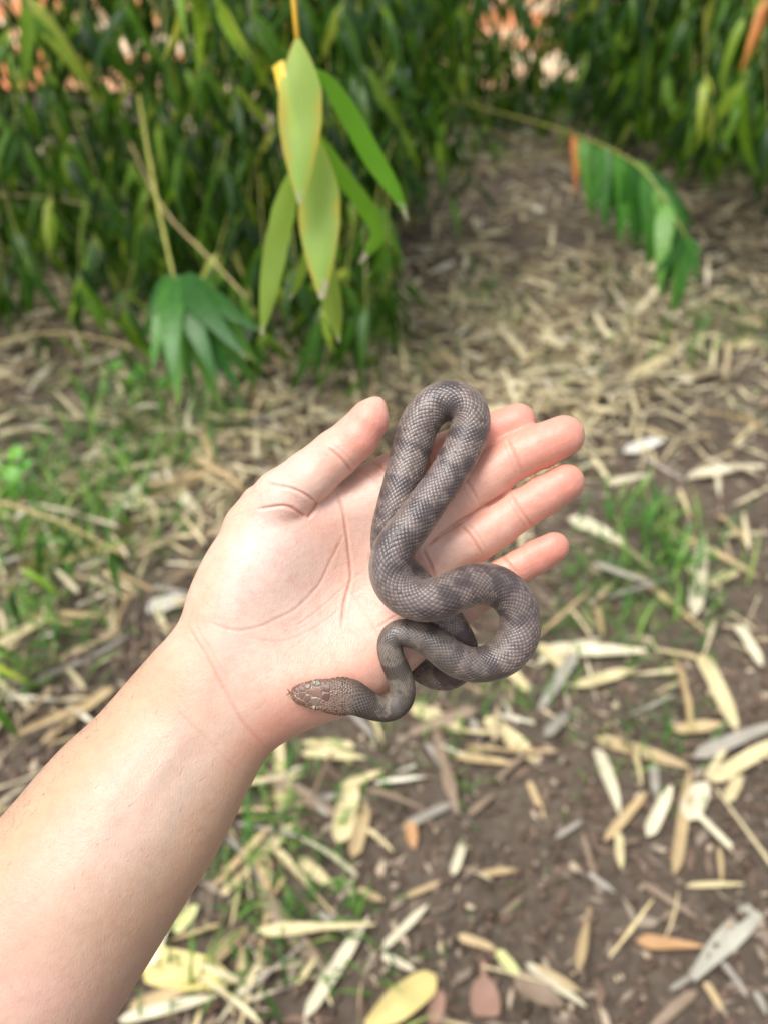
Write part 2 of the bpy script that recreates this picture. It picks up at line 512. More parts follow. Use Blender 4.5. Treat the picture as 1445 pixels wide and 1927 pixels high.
def culm(pl, base, foot, lean, height, r):
    pts, rad = [], []
    nn = int(height / 0.28)
    for i in range(nn * 3 + 1):
        t = i / (nn * 3)
        bend = t * t
        pts.append(np.array([foot[0] + lean[0] * (0.35 * t + 0.65 * bend), foot[1] + lean[1] * (0.35 * t + 0.65 * bend), foot[2] - 0.05 + height * t * (1 - 0.12 * t)]) - base)
        rad.append(r * (1 - 0.7 * t) * (1.16 if i % 3 == 0 else 1.0))
    v, f = tube(pts, rad, 8)
    return add('culm', mesh_from('culm', v, f), CULM, pl)

def foliage(pl, base, pts, L=(0.11, 0.16), per=7, name='foliage', fan=0.7):
    """many leaf clusters joined into one part"""
    V, Fc, UVs, Cs = [], [], [], []
    k = 0
    protos = [blade_geo(1.0, random.uniform(0.12, 0.16), nseg=5, across=2, fold=0.3, droop=random.uniform(0.1, 0.7)) for _ in range(6)]
    for p in pts:
        for _ in range(per):
            v, f, uv = random.choice(protos)
            ln = random.uniform(*L)
            B = basis(rand_leaf_dir(fan), rand_norm())
            at = p + np.array([random.gauss(0, 0.045), random.gauss(0, 0.045), random.gauss(0, 0.03)]) - base
            V.append((v * ln) @ B.T + at); Fc.append(np.array(f) + k); UVs.append(uv); k += len(v)
            Cs.append(np.full((len(v), 3), random.random() ** 1.5))
    me = mesh_from(name, np.vstack(V), np.vstack(Fc), uv=np.vstack(UVs), col=np.vstack(Cs))
    return tag(add(name, me, GREEN_S, pl), kind='stuff')

# --- left clump: leaves hang over the dark litter at its foot
bL = np.array([-1.25, 2.75, 0.0])
PL = plant('bamboo_plant', bL, 'dense bamboo clump with drooping leaves over dark litter')
for i in range(9):
    a = random.uniform(0, 6.28); rr = random.uniform(0.05, 0.45)
    culm(PL, bL, (bL[0] + rr * math.cos(a) * 1.6, bL[1] + 0.25 + rr * math.sin(a) * 0.5, 0), (random.uniform(-0.5, 0.9), random.uniform(-0.9, 0.3)), random.uniform(2.6, 3.8), random.uniform(0.008, 0.014))
bC = np.array([-0.15, 3.3, 0.0])
PC = plant('bamboo_plant', bC, 'tall bamboo clump behind the yellow edged hanging leaves')
for i in range(8):
    a = random.uniform(0, 6.28); rr = random.uniform(0.05, 0.4)
    culm(PC, bC, (bC[0] + rr * math.cos(a) * 1.3, bC[1] + 0.2 + rr * math.sin(a) * 0.5, 0), (random.uniform(-0.6, 0.8), random.uniform(-0.9, 0.3)), random.uniform(2.8, 4.0), random.uniform(0.008, 0.014))
bR = np.array([1.5, 5.4, 0.0])
PR = plant('bamboo_plant', bR, 'bamboo clump growing past the far end of the litter strip')
for i in range(9):
    a = random.uniform(0, 6.28); rr = random.uniform(0.05, 0.9)
    culm(PR, bR, (bR[0] + rr * math.cos(a) * 1.6, bR[1] + 0.3 + rr * math.sin(a) * 0.4, 0), (random.uniform(-0.8, 0.8), random.uniform(-1.2, 0.2)), random.uniform(2.8, 4.2), random.uniform(0.012, 0.02))
bE = np.array([2.6, 4.2, 0.0])
PE = plant('bamboo_plant', bE, 'bamboo clump with orange leaf and low fans of foliage beside the grass')
for i in range(5):
    a = random.uniform(0, 6.28); rr = random.uniform(0.05, 0.4)
    culm(PE, bE, (bE[0] + rr * math.cos(a), bE[1] + rr * math.sin(a), 0), (random.uniform(-0.9, 0.3), random.uniform(-0.8, 0.2)), random.uniform(2.6, 3.8), random.uniform(0.01, 0.016))

def cloud(n, px, py, d, keep=None):
    out = []
    while len(out) < n:
        x, y, z = random.uniform(*px), random.uniform(*py), random.uniform(*d)
        p = W(x, y, z)
        if p[2] < 0.12 or (keep and not keep(x, y, z)):
            continue
        out.append(p)
    return out
# joined inner foliage (too many to tell apart): tufts with gaps between them
def tufts(n, per_tuft, px, py, d, keep, sig=0.075):
    out = []
    while len(out) < n * per_tuft:
        x, y, z = random.uniform(*px), random.uniform(*py), random.uniform(*d)
        if not keep(x, y, z): continue
        c = W(x, y, z)
        for _ in range(per_tuft):
            q = c + np.array([random.gauss(0, sig), random.gauss(0, sig), random.gauss(0, sig * 0.8)])
            if q[2] > 0.14: out.append(q)
            elif random.random() < 0.3: out.append(q + np.array([0, 0, 0.3 - q[2]]))
    return out
def shade_canopy(n, x, y, z):  # unseen leaf clusters overhead, added to shade the clumps and ground below
    return [np.array([random.uniform(*x), random.uniform(*y), random.uniform(*z)]) for _ in range(n)]
def edgeL(x):
    return 530 + 45 * math.sin(x / 60.0) + (120 * float(sstep(150, 360, x)))
FL = (0.10, 0.15)
foliage(PL, bL, tufts(150, 8, (-560, 490), (-300, 640), (1.95, 3.5), lambda x, y, z: y < edgeL(x) - 40 * random.random() and not (x < 230 and -20 < y < 180 and random.random() < 0.15)) + shade_canopy(560, (-3.2, 0.0), (1.9, 4.0), (1.75, 3.0)) + shade_canopy(260, (-2.6, -0.35), (1.45, 2.1), (1.55, 2.2)), L=FL, fan=1.0, per=7)
foliage(PC, bC, tufts(125, 8, (420, 830), (-300, 660), (2.05, 3.7), lambda x, y, z: y < 650 - max(0, x - 660) * 2.2 and not (740 < x and 60 < y < 190 and random.random() < 0.6)) + shade_canopy(420, (-0.4, 1.0), (2.1, 4.6), (1.8, 3.1)), L=FL, fan=1.0, per=7)
foliage(PR, bR, tufts(190, 7, (640, 1600), (-300, 270), (3.9, 5.5), lambda x, y, z: y < 205 + 35 * math.sin(x / 55.0 + 1) + (50 if x > 1060 else 0) and not (720 < x < 1000 and 70 < y < 190 and random.random() < 0.45), sig=0.12) + shade_canopy(420, (0.2, 4.0), (4.0, 6.4), (1.7, 3.2)), L=(0.14, 0.2), fan=1.0, per=7)
foliage(PE, bE, tufts(95, 7, (1100, 1780), (-300, 340), (2.5, 3.9), lambda x, y, z: y < 130 + (x - 1100) * 0.6 and not (1150 < x < 1310 and -10 < y < 90 and random.random() < 0.6), sig=0.09) + shade_canopy(260, (1.2, 4.0), (2.4, 4.4), (1.7, 3.0)), L=(0.13, 0.19), fan=1.0, per=7)

def spray(pl, base, x, y, d, n, L=(0.13, 0.17), fan=0.5, stem=(0, -140), r=0.0016, mat=None, **kw):
    """a twig whose end hangs at pixel (x, y), depth d"""
    c2 = W(x, y, d); c0 = W(x + stem[0], y + stem[1], d + random.uniform(0.05, 0.25)); c1 = (c0 + c2) / 2 + np.array([0, 0, 0.03])
    return branch(pl, base, [c0, c1, c2], r, r * 0.55, n, L, fan, mat, tmin=0.8, **kw)

# sprays one can tell apart in the photograph (pixel of the twig's end, depth, leaves)
for (x, y, d, n, st) in ((328, 522, 1.15, 0, 0), ):
    pass
br = branch(PL, bL, [W(262, 180, 1.55), W(282, 300, 1.38), W(303, 410, 1.26), W(328, 522, 1.16)], 0.0045, 0.0028, 0)
b0 = W(262, 180, 1.55)
for (x1, y1, x2, y2, d) in ((328, 530, 330, 742, 1.10), (330, 528, 408, 752, 1.14), (336, 520, 462, 655, 1.12), (332, 526, 430, 720, 1.09), (334, 520, 350, 735, 1.13), (326, 520, 285, 590, 1.12), (330, 528, 318, 700, 1.05), (334, 524, 395, 690, 1.06), (338, 522, 470, 610, 1.08), (328, 526, 278, 680, 1.1), (336, 526, 436, 640, 1.04), (345, 530, 480, 720, 1.2), (322, 515, 262, 640, 1.18), (338, 525, 445, 570, 1.18), (330, 535, 372, 700, 1.20), (325, 530, 300, 690, 1.24), (340, 530, 500, 690, 1.28)):
    a = W(x1, y1, 1.16); c = W(x2, y2, d)
    put_leaf(random.choice(LEAF_WIDE), br, b0, a, c - a, np.array([random.uniform(-.35, .35), -0.9, 0.55]) , np.linalg.norm(c - a) * 1.08)
branch(PL, bL, [W(238, 255, 1.75), W(310, 395, 1.6), W(400, 490, 1.5), W(462, 558, 1.42)], 0.0035, 0.002, 4, (0.10, 0.13), mat=TWIG_DRY, tmin=0.85)
branch(PL, bL, [W(-30, 650, 2.0), W(90, 626, 1.9), W(200, 640, 1.8), W(250, 656, 1.75)], 0.003, 0.002, 5, (0.10, 0.14), mat=TWIG_DRY, tmin=0.3)
branch(PL, bL, [W(-20, 365, 2.2), W(90, 372, 2.1), W(185, 390, 2.0)], 0.003, 0.002, 4, (0.11, 0.14), mat=TWIG_DRY, tmin=0.3)
branch(PL, bL, [W(-60, 930, 1.25), W(0, 945, 1.22), W(120, 985, 1.18), W(232, 1045, 1.14)], 0.0032, 0.0016, 5, (0.06, 0.09), mat=TWIG_DRY, tmin=0.1)
for (x, y, d, n) in ((60, 30, 1.4, 9), (110, 40, 2.2, 9), (60, 520, 1.9, 9), (150, 545, 1.8, 9), (230, 590, 1.75, 9), (430, 620, 1.6, 9), (500, 650, 1.6, 8), (190, 480, 1.9, 9), (10, 560, 2.0, 8), (40, 120, 2.3, 9), (160, 120, 2.4, 9), (220, 100, 2.2, 9), (90, 80, 2.0, 8), (150, 60, 1.5, 9), (235, 20, 1.35, 9), (345, -60, 0.95, 6), (420, 10, 1.3, 9), (480, 60, 1.5, 9), (90, 170, 1.6, 9), (200, 190, 1.7, 9), (30, 260, 1.6, 9), (130, 300, 1.8, 9),
                     (380, 160, 1.6, 9), (450, 200, 1.7, 9), (340, 300, 1.6, 10), (420, 330, 1.6, 10), (200, 380, 1.8, 10), (100, 400, 1.9, 9), (270, 440, 1.8, 9), (460, 420, 1.7, 10), (30, 440, 2.0, 8), (500, 500, 1.6, 10), (400, 520, 1.6, 8), (310, 110, 1.5, 8), (10, 90, 1.4, 8), (480, 600, 1.6, 8), (380, 420, 1.8, 9), (300, 240, 1.9, 9)):
    spray(PL, bL, x, y, d, n, fan=1.05, stem=(random.uniform(-70, 70), -170))
for (x, y, d, n) in ((640, 40, 1.5, 9), (720, 30, 1.7, 9), (560, 120, 1.7, 9), (680, 160, 1.8, 10), (620, 240, 1.8, 10), (740, 240, 1.9, 9), (560, 320, 1.7, 10), (660, 340, 1.8, 10), (600, 440, 1.7, 10), (700, 430, 1.7, 11),
                     (560, 540, 1.6, 10), (650, 540, 1.65, 11), (730, 470, 1.7, 10), (540, 470, 1.7, 9), (800, 0, 2.2, 10), (760, 60, 2.3, 9), (900, -20, 2.2, 10), (690, 600, 1.65, 8), (760, 330, 2.0, 9), (600, 610, 1.6, 8), (640, 620, 1.7, 7), (720, 560, 1.7, 9), (960, 0, 2.3, 9), (860, 30, 2.5, 8), (560, 20, 1.5, 8)):
    spray(PC, bC, x, y, d, n, fan=1.05, stem=(random.uniform(-60, 60), -170))
for (x, y, d, n) in ((860, 0, 3.6, 9), (880, 90, 4.2, 8), (930, 80, 4.4, 8), (800, 100, 4.3, 8), (840, 150, 4.5, 7), (990, 40, 3.6, 10), (1080, 40, 3.8, 10), (1130, 60, 3.6, 10), (1010, 130, 4.0, 9), (820, 40, 4.0, 8), (1060, 160, 4.2, 9), (740, 170, 4.0, 8), (1180, 90, 3.4, 10), (1110, 150, 4.0, 9), (700, 60, 3.8, 8), (960, 150, 4.3, 7), (1160, 200, 4.0, 8)):
    spray(PR, bR, x, y, d, n, L=(0.17, 0.24), fan=1.05, stem=(random.uniform(-60, 60), -120))
for (x, y, d, n) in ((1185, 10, 2.0, 11), (1205, 90, 2.1, 10), (1325, 160, 1.95, 13), (1400, 165, 2.0, 12), (1290, 50, 2.3, 10), (1400, 40, 2.1, 11), (1440, 110, 2.3, 9), (1350, 90, 2.5, 9), (1250, 150, 2.6, 9), (1445, 240, 2.1, 10), (1300, 210, 2.5, 9), (1380, 250, 2.6, 9), (1230, 210, 2.9, 8)):
    spray(PE, bE, x, y, d, n, L=(0.16, 0.21), fan=0.8, stem=(random.uniform(-50, 50), -150))
spray(PE, bE, 1440, 15, 1.9, 3, orange=3)

# the long twig that arches out over the litter, leaves hanging from its outer half
bA = np.array(W(700, 150, 3.6)); bA[2] = gz(bA[0], bA[1])
PA = plant('bamboo_branch', bA, 'arching bamboo branch with one orange leaf reaching over the pale litter', 'branch')
foot = bA
c = [W(720, 170, 3.5), W(830, 186, 2.9), W(950, 215, 2.4), W(1040, 240, 2.05), W(1120, 268, 1.85), W(1200, 312, 1.75), W(1250, 375, 1.7), W(1290, 448, 1.66)]
C = catmull(np.array([foot - np.array([0, 0, 0.03]), foot + (np.array(c[0]) - foot) * 0.6 + np.array([-.05, 0, 0.12])] + c), 60)
b0 = C[0].copy()
v, f = tube(C - b0, np.linspace(0.006, 0.0016, 60), 7)
br = add('stem', mesh_from('stem', v, f), TWIG, PA, loc=(0, 0, 0)); br.location = b0 - bA
scr = [(1108, 262, 1128, 408), (1125, 270, 1150, 415), (1145, 275, 1172, 420), (1165, 288, 1190, 430), (1180, 296, 1165, 440), (1200, 305, 1215, 470), (1215, 318, 1240, 455), (1230, 335, 1262, 470), (1200, 305, 1275, 400),
       (1215, 316, 1310, 420), (1245, 365, 1225, 505), (1255, 380, 1290, 520), (1275, 420, 1255, 560), (1288, 446, 1280, 585), (1290, 448, 1322, 540), (1290, 448, 1330, 480), (1285, 440, 1232, 520), (1150, 280, 1200, 400), (1230, 340, 1300, 440), (1130, 268, 1120, 380), (1095, 258, 1112, 395), (1138, 272, 1135, 425), (1158, 284, 1182, 445), (1190, 300, 1198, 455), (1208, 312, 1228, 490), (1222, 325, 1290, 470), (1240, 352, 1270, 500), (1262, 395, 1240, 540), (1270, 410, 1300, 560), (1285, 440, 1265, 590)]
for (x1, y1, x2, y2) in scr:
    q = min(range(60), key=lambda i: abs((C[i] - CAM) @ RIGHT / ((C[i] - CAM) @ FWD) * F + CX - x1))
    dd = (C[q] - CAM) @ FWD
    a = C[q]; e = W(x2, y2, dd + random.uniform(-0.06, 0.06))
    put_leaf(random.choice(LEAF_WIDE), br, b0, a, e - a, np.array([random.uniform(-.5, .5), -0.9, 0.5]), np.linalg.norm(e - a) * 1.08)
q = min(range(60), key=lambda i: abs((C[i] - CAM) @ RIGHT / ((C[i] - CAM) @ FWD) * F + CX - 1080))
dd = (C[q] - CAM) @ FWD; e = W(1087, 368, dd)
tag(put_leaf(LEAF_ORANGE, br, b0, C[q], e - C[q], np.array([0.1, -1, 0.3]), np.linalg.norm(e - C[q])), 'dead orange leaf')
for (pts, r0, r1) in (([W(700, 230, 3.4), W(900, 240, 2.9), W(1060, 300, 2.5)], 0.003, 0.0015), ([W(740, 330, 3.0), W(900, 320, 2.8), W(1070, 285, 2.6)], 0.003, 0.0015), ([W(780, 205, 3.8), W(900, 190, 3.4), W(985, 165, 3.2)], 0.003, 0.0012)):
    Cc = catmull(np.array(pts), 12); v, f = tube(Cc - Cc[0], np.linspace(r0, r1, 12), 6)
    add('side_twig', mesh_from('side_twig', v, f), TWIG_DRY, PA, loc=Cc[0] - bA)
# ------------------------------------------------------------------ fallen leaves, crumbs, grass, weeds
D_STOPS = [(0.0, tuple(lin(118, 98, 78))), (0.12, tuple(lin(168, 148, 116))), (0.26, tuple(lin(196, 181, 144))), (0.55, tuple(lin(220, 208, 170))), (0.8, tuple(lin(204, 186, 144))), (1.0, tuple(lin(226, 220, 200)))]
DRY = mat_leaf('dry_leaf', D_STOPS, rough=0.55, trans=0.12, spec=0.35, vein=0.16)
DRY_S = mat_leaf('dry_litter', D_STOPS, rough=0.6, trans=0.1, spec=0.3, obj_random=False, vein=0.18)
def flat_mat(nm, c):
    a = lin(*c)
    return mat_leaf('dry_leaf_' + nm, [(0.0, tuple(a * 0.92)), (1.0, tuple(np.minimum(a * 1.06, 0.9)))], rough=0.55, trans=0.1, spec=0.35, vein=0.18)
HM = {'s': flat_mat('straw', (214, 198, 152)), 't': flat_mat('tan', (190, 166, 124)), 'p': flat_mat('pale', (218, 208, 178)), 'g': flat_mat('grey', (162, 155, 142)), 'w': flat_mat('white', (216, 211, 198)),
      'o': flat_mat('orange', (188, 146, 102)), 'k': flat_mat('pink', (160, 126, 108)), 'y': flat_mat('yellow', (220, 200, 132)), 'b': flat_mat('brown', (142, 122, 102)), 'l': flat_mat('lime', (204, 204, 140))}
HERO = """1312 1245 1382 1391 30 s|1377 1195 1424 1272 25 p|1116 1401 1292 1456 24 t|1116 1421 1161 1546 26 p|911 1360 1011 1446 32 s|845 1426 961 1451 17 t|755 1561 855 1511 18 g
850 1651 875 1576 18 p|1131 1601 1212 1506 18 t|1207 1596 1252 1501 25 p|1282 1561 1322 1481 35 p|1257 1667 1292 1461 20 t|1327 1486 1460 1408 27 s|1297 1441 1460 1374 25 g|1262 1386 1352 1376 22 t
1357 1526 1387 1471 20 s|1222 1451 1227 1521 18 g|1277 1692 1387 1687 11 s|1340 1615 1345 1685 9 t|860 1767 931 1792 15 t|931 1797 981 1857 20 l|986 1822 1096 1907 17 p|1006 1827 1091 1882 13 t
718 1792 805 1707 15 p|718 1802 780 1832 15 p|991 1481 1021 1551 13 t|1156 1586 1161 1657 15 s|1342 1832 1392 1897 11 g|1312 1867 1347 1922 14 t|1402 1887 1424 1932 12 g
1197 1682 1302 1752 13 b|900 1652 971 1644 12 t|956 1270 991 1310 22 s|770 1335 866 1376 26 s|1021 1225 1212 1238 28 p|1011 1215 1071 1278 22 s|575 1925 695 1728 24 p|638 1588 668 1449 36 s
663 1613 693 1499 26 t|458 1648 553 1553 28 s|563 1618 623 1668 24 s|673 1678 722 1700 15 t|389 1827 468 1748 24 t|244 1897 389 1847 22 t|224 1920 409 1877 22 p|329 1758 374 1708 27 l|453 1902 458 1783 16 t
668 1404 568 1397 18 s|568 1419 690 1426 22 s|573 1509 648 1494 13 g|528 1469 623 1538 18 g|1069 974 1174 1030 28 p|1174 845 1249 828 24 w|1299 1175 1321 1008 27 p|1330 1114 1386 1083 19 s
1240 990 1424 1092 13 t|1190 1083 1327 1214 13 t|1290 902 1436 885 30 p|1349 974 1402 1027 17 t|1072 1015 1162 1036 8 b|280 1160 358 1128 32 w|324 930 380 977 22 p|1140 905 1250 880 16 p
1255 730 1350 690 22 p|1180 710 1290 650 26 s|1365 660 1440 640 26 s|930 1480 1000 1420 10 b|1010 1250 1130 1195 18 p|1080 1300 1200 1262 20 s|1250 1880 1300 1850 9 g|600 1720 655 1760 12 g
760 1690 830 1660 9 t|880 1540 930 1500 12 b|1040 1590 1090 1560 9 g|1230 1750 1290 1720 8 b|940 1730 985 1690 9 b|1100 1660 1150 1700 10 g|690 1560 740 1600 10 s|480 1720 540 1650 16 t|560 1860 600 1800 12 s
500 1580 560 1640 14 p|420 1690 470 1640 18 s|640 1480 720 1450 16 s|800 1400 850 1470 11 g|870 1330 905 1400 12 g"""
def ground_leaf(px1, py1, px2, py2, w, mat, label, group, lift=0.006, prof=None, name='fallen_leaf'):
    a, b = G(px1, py1), G(px2, py2)
    L = np.linalg.norm(b - a); mid = (a + b) / 2
    d_mid = (mid - CAM) @ FWD
    width = w * d_mid / F * 1.12
    rs = random
    v, f, uv = blade_geo(L, max(width, 0.004), nseg=10, across=4, fold=0, droop=rs.uniform(-0.12, 0.22), twist=rs.uniform(-0.25, 0.25), wave=0.5, prof=prof, curl=rs.uniform(0.35, 1.0))
    B = basis(b - a, np.array([rs.uniform(-.25, .25), rs.uniform(-.25, .1), 1.0]))
    me = mesh_from('fallen_leaf', v, f, uv=uv); me.materials.append(mat)
    o = add(name, me)
    o.matrix_world = Matrix([[*B[r], a[r] + (lift + rs.uniform(0, 0.006) if r == 2 else 0)] for r in range(3)] + [[0, 0, 0, 1]])
    return tag(o, label, 'leaf', group)
def soft_prof(t):
    return max(0.12, min(1, t / 0.12) ** 0.6 * (1 - max(0, (t - 0.45) / 0.55) ** 2.6 * 0.9))
NAMES = {'s': 'straw yellow', 't': 'tan', 'p': 'pale cream', 'g': 'weathered grey', 'w': 'bleached white', 'b': 'brown', 'l': 'yellow green'}
HEROES = []
for rec in HERO.replace('\n', '|').split('|'):
    x1, y1, x2, y2, w, k_ = rec.split()
    o_ = ground_leaf(float(x1), float(y1), float(x2), float(y2), float(w), HM[k_], None, 'bamboo leaves fallen on the ground', prof=soft_prof); HEROES.append((o_, k_, float(w)))
ground_leaf(690, 1945, 822, 1846, 54, HM['y'], 'broad bright yellow fallen leaf with rounded tip lying on bare soil', None, lift=0.012, prof=lambda t: max(0.08, (min(1, (t + 0.08) / 0.5) ** 0.6) * math.sqrt(max(0, 1 - (max(0, t - 0.62) / 0.385) ** 2))))
ground_leaf(1187, 1790, 1312, 1806, 24, HM['o'], 'single orange tan bamboo leaf lying on bare soil', None, lift=0.012)
ground_leaf(906, 1812, 911, 1926, 52, HM['k'], 'pinkish brown teardrop leaf with long narrow point on soil', None, prof=lambda t: 0.18 if t < 0.35 else max(0.15, math.sqrt(max(0, 1 - ((t - 0.75) / 0.42) ** 2))))
ground_leaf(808, 1935, 830, 1868, 30, HM['k'], 'curled pink brown leaf beside the broad yellow leaf', None, prof=soft_prof)
SHEATH = flat_mat('sheath', (176, 172, 156))
o_ = ground_leaf(1280, 1866, 1402, 1724, 30, SHEATH, 'ragged grey white split bamboo sheath lying on soil', None, prof=lambda t: (0.25 + 0.75 * min(1, t * 2.2)) * (1 - 0.45 * max(0, t - 0.8) / 0.2 * (0.5 + 0.5 * math.sin(t * 90))), name='fallen_sheath')
s_ = ground_leaf(1290, 1866, 1414, 1745, 22, SHEATH, None, None, lift=0.012, prof=lambda t: (0.3 + 0.7 * min(1, t * 1.8)) * (1 - 0.4 * max(0, t - 0.75) / 0.25), name='torn_half')
if 'category' in s_: del s_['category']
mw = s_.matrix_world.copy(); s_.parent = o_; s_.matrix_local = o_.matrix_basis.inverted() @ mw
ground_leaf(965, 1850, 1055, 1905, 38, HM['b'], 'wide grey brown withered leaf under thin stalks', None, lift=0.008, prof=soft_prof)
ground_leaf(770, 1548, 777, 1600, 24, HM['o'], 'small rust coloured leaf scrap on bare soil', None, prof=soft_prof)
ground_leaf(270, 1815, 440, 1850, 60, HM['y'], 'crumpled broad yellow leaf lying beside the forearm', None, lift=0.008, prof=soft_prof)

# dense litter: the nearest ones as leaves of their own, the rest as one carpet
def to_px(p3):
    r = np.asarray(p3) - CAM; dd = r @ FWD
    return r @ RIGHT / dd * F + CX, CY - r @ UP / dd * F, dd
def litter_density(x, y):
    """x, y world; 0..1"""
    px_, py_, dd = to_px((x, y, 0))
    k = 0.07 if py_ < 1300 else 0.022
    k = max(k, 1.0 * float(sstep(1230, 850, py_)) * float(sstep(1480, 1130, px_ + (py_ - 620) * 0.75)))
    k = max(k, 0.75 * gauss2(px_, py_, 1330, 470, 210, 190), 0.95 * gauss2(px_, py_, 1050, 620, 260, 160))
    k = max(k, 0.30 * gauss2(px_, py_, 440, 1640, 130, 250), 0.12 * gauss2(px_, py_, 1330, 1480, 110, 70), 0.22 * gauss2(px_, py_, 700, 1420, 200, 70), 0.3 * gauss2(px_, py_, 1100, 1230, 140, 60))
    if px_ < 380 and 1100 < py_ < 1550: k = max(k, 0.3)
    if py_ < 420: k = max(k, 0.45)
    if px_ < 430 and py_ < 800: k *= 0.55
    if 740 < px_ < 1150 and 340 < py_ < 470: k *= 0.25
    if 740 < px_ < 1150 and 200 < py_ < 340: k = 0.9
    if 0 < px_ < 170 and 740 < py_ < 890: k *= 0.2
    return k
def gauss2(px_, py_, x, y, sx, sy):
    return math.exp(-0.5 * (((px_ - x) / sx) ** 2 + ((py_ - y) / sy) ** 2))
DP = []
def ragged(seed):
    r_ = random.Random(seed); a0, b0_ = r_.uniform(0.25, 0.8), r_.uniform(0.2, 0.9); ks = [r_.uniform(0.7, 1.15) for _ in range(9)]
    return lambda t: max(0.08, (a0 + (1 - a0) * min(1, t / 0.25)) * (b0_ + (1 - b0_) * min(1, (1 - t) / 0.3)) * ks[int(t * 8)])
for i in range(26):
    kind = i % 4
    wd = (random.uniform(0.07, 0.13), random.uniform(0.08, 0.20), random.uniform(0.02, 0.05), random.uniform(0.08, 0.15))[kind]
    v, f, uv = blade_geo(1.0, wd, nseg=8, across=3, fold=0, droop=random.uniform(-0.15, 0.3), twist=random.uniform(-0.8, 0.8), wave=random.uniform(0.2, 0.9), curl=random.uniform(0.3, 1.9), prof=(None, ragged(i), lambda t: 1 - 0.5 * t, soft_prof)[kind])
    f = np.array(f); me = mesh_from('fallen_leaf', v, f, uv=uv); DP.append((me, v, f, uv, kind))
def litter_pose():
    while True:
        y = random.uniform(0.15, 6.5) if random.random() < 0.55 else random.uniform(0.3, 2.6)
        x = random.uniform(-1.0, 1.0) * (0.55 + 0.62 * y)
        if random.random() < litter_density(x, y):
            break
    a = random.uniform(0, 2 * math.pi); tilt = random.gauss(0, 0.2)
    d = np.array([math.cos(a), math.sin(a), math.tan(tilt)])
    B = basis(d, np.array([random.gauss(0, .45), random.gauss(0, .45), 1.0]))
    ln = random.triangular(0.025, 0.19, 0.07)
    at = np.array([x, y, gz(x, y) + 0.004 + abs(math.tan(tilt)) * ln * 0.5 + random.uniform(0, 0.012)])
    return at, B, ln
def litter_far():
    while True:
        px_, py_ = random.uniform(-250, 1700), random.triangular(175, 900, 300)
        g = G(px_, py_)
        if random.random() < min(1, 0.25 + litter_density(g[0], g[1])): break
    a = random.uniform(0, 2 * math.pi); tilt = random.gauss(0, 0.25)
    B = basis(np.array([math.cos(a), math.sin(a), math.tan(tilt)]), np.array([random.gauss(0, .5), random.gauss(0, .5), 1.0]))
    ln = random.triangular(0.04, 0.2, 0.09)
    return g + np.array([0, 0, 0.006 + abs(math.tan(tilt)) * ln * 0.5 + random.uniform(0, 0.02)]), B, ln
poses = [litter_pose() for _ in range(7200)] + [litter_far() for _ in range(5600)]
def shows(p):
    r = p[0] - CAM; dd = r @ FWD
    if dd < 0.2: return 0
    px_ = r @ RIGHT / dd * F + CX; py_ = CY - r @ UP / dd * F
    if not (0 < px_ < 1445 and 0 < py_ < 1927): return 0
    # hidden behind the arm?
    if abs((px_ - 430) * ARMN[0] + (py_ - 1300) * ARMN[1]) < 130 and px_ < 700 and py_ > 1000: return 0
    return p[2] / dd
ARMN = (0.777, 0.63)
order = sorted(range(len(poses)), key=lambda i: -shows(poses[i]))
def where(px_, py_):
    if px_ < 560 and py_ > 1380: return 'beside the forearm'
    for gx, gy, gr in ((1215, 1060, 130), (1350, 610, 130), (520, 1600, 130), (270, 870, 130), (90, 1090, 120), (900, 1330, 90)):
        if math.hypot(px_ - gx, py_ - gy) < gr: return 'lying among grass blades'
    if py_ < 420: return 'near the far bamboo clump'
    if px_ < 800 and py_ < 800: return 'below the drooping bamboo'
    if px_ > 1080 and py_ < 640: return 'below the arching bamboo branch'
    if px_ > 1000 and 700 < py_ < 1200: return 'on soil past the fingertips'
    if px_ < 420 and py_ < 1400: return 'in litter beside the wrist'
    if py_ > 1330: return 'on the bare brown soil'
    return 'in the pale litter behind the hand'
def describe(k_, L_, ratio, px_, py_):
    s_ = 'short' if L_ < 0.075 else ('long' if L_ > 0.125 else 'middling')
    w_ = 'slim' if ratio < 0.10 else ('broad' if ratio > 0.2 else '')
    return ' '.join(x for x in (s_, w_, NAMES[k_], 'dry bamboo leaf', where(px_, py_)) if x)
for o_, k_, w_px in HEROES:
    at = np.array(o_.matrix_world.translation); L_ = max(v_.co.x for v_ in o_.data.vertices)
    px_, py_, dd = to_px(at); o_['label'] = describe(k_, L_, w_px * dd / F / L_, px_, py_)
PROTO_M = {}
for i in order[:230]:
    at, B, ln = poses[i]
    q = random.randrange(len(DP)); k_ = random.choice('sstttppggbb')
    if (q, k_) not in PROTO_M:
        m_ = DP[q][0].copy(); m_.materials.append(HM[k_]); PROTO_M[(q, k_)] = m_
    o = add('fallen_leaf', PROTO_M[(q, k_)])
    o.matrix_world = Matrix([[*(B[r] * ln), at[r]] for r in range(3)] + [[0, 0, 0, 1]])
    px_, py_, dd = to_px(at)
    tag(o, describe(k_, ln, np.ptp(DP[q][1][:, 1]), px_, py_), 'leaf', 'bamboo leaves fallen on the ground')
V, Fc, U, Cs, k_ = [], [], [], [], 0
for i in order[230:]:
    at, B, ln = poses[i]; me, v, f, uv, _k = random.choice(DP)
    V.append((v * ln) @ B.T + at); Fc.append(f + k_); U.append(uv); Cs.append(np.full((len(v), 3), random.random())); k_ += len(v)
tag(add('leaf_litter', mesh_from('leaf_litter', np.vstack(V), np.vstack(Fc), uv=np.vstack(U), col=np.vstack(Cs)), DRY_S), 'carpet of dry straw coloured bamboo litter over the soil', 'leaf litter', kind='stuff')

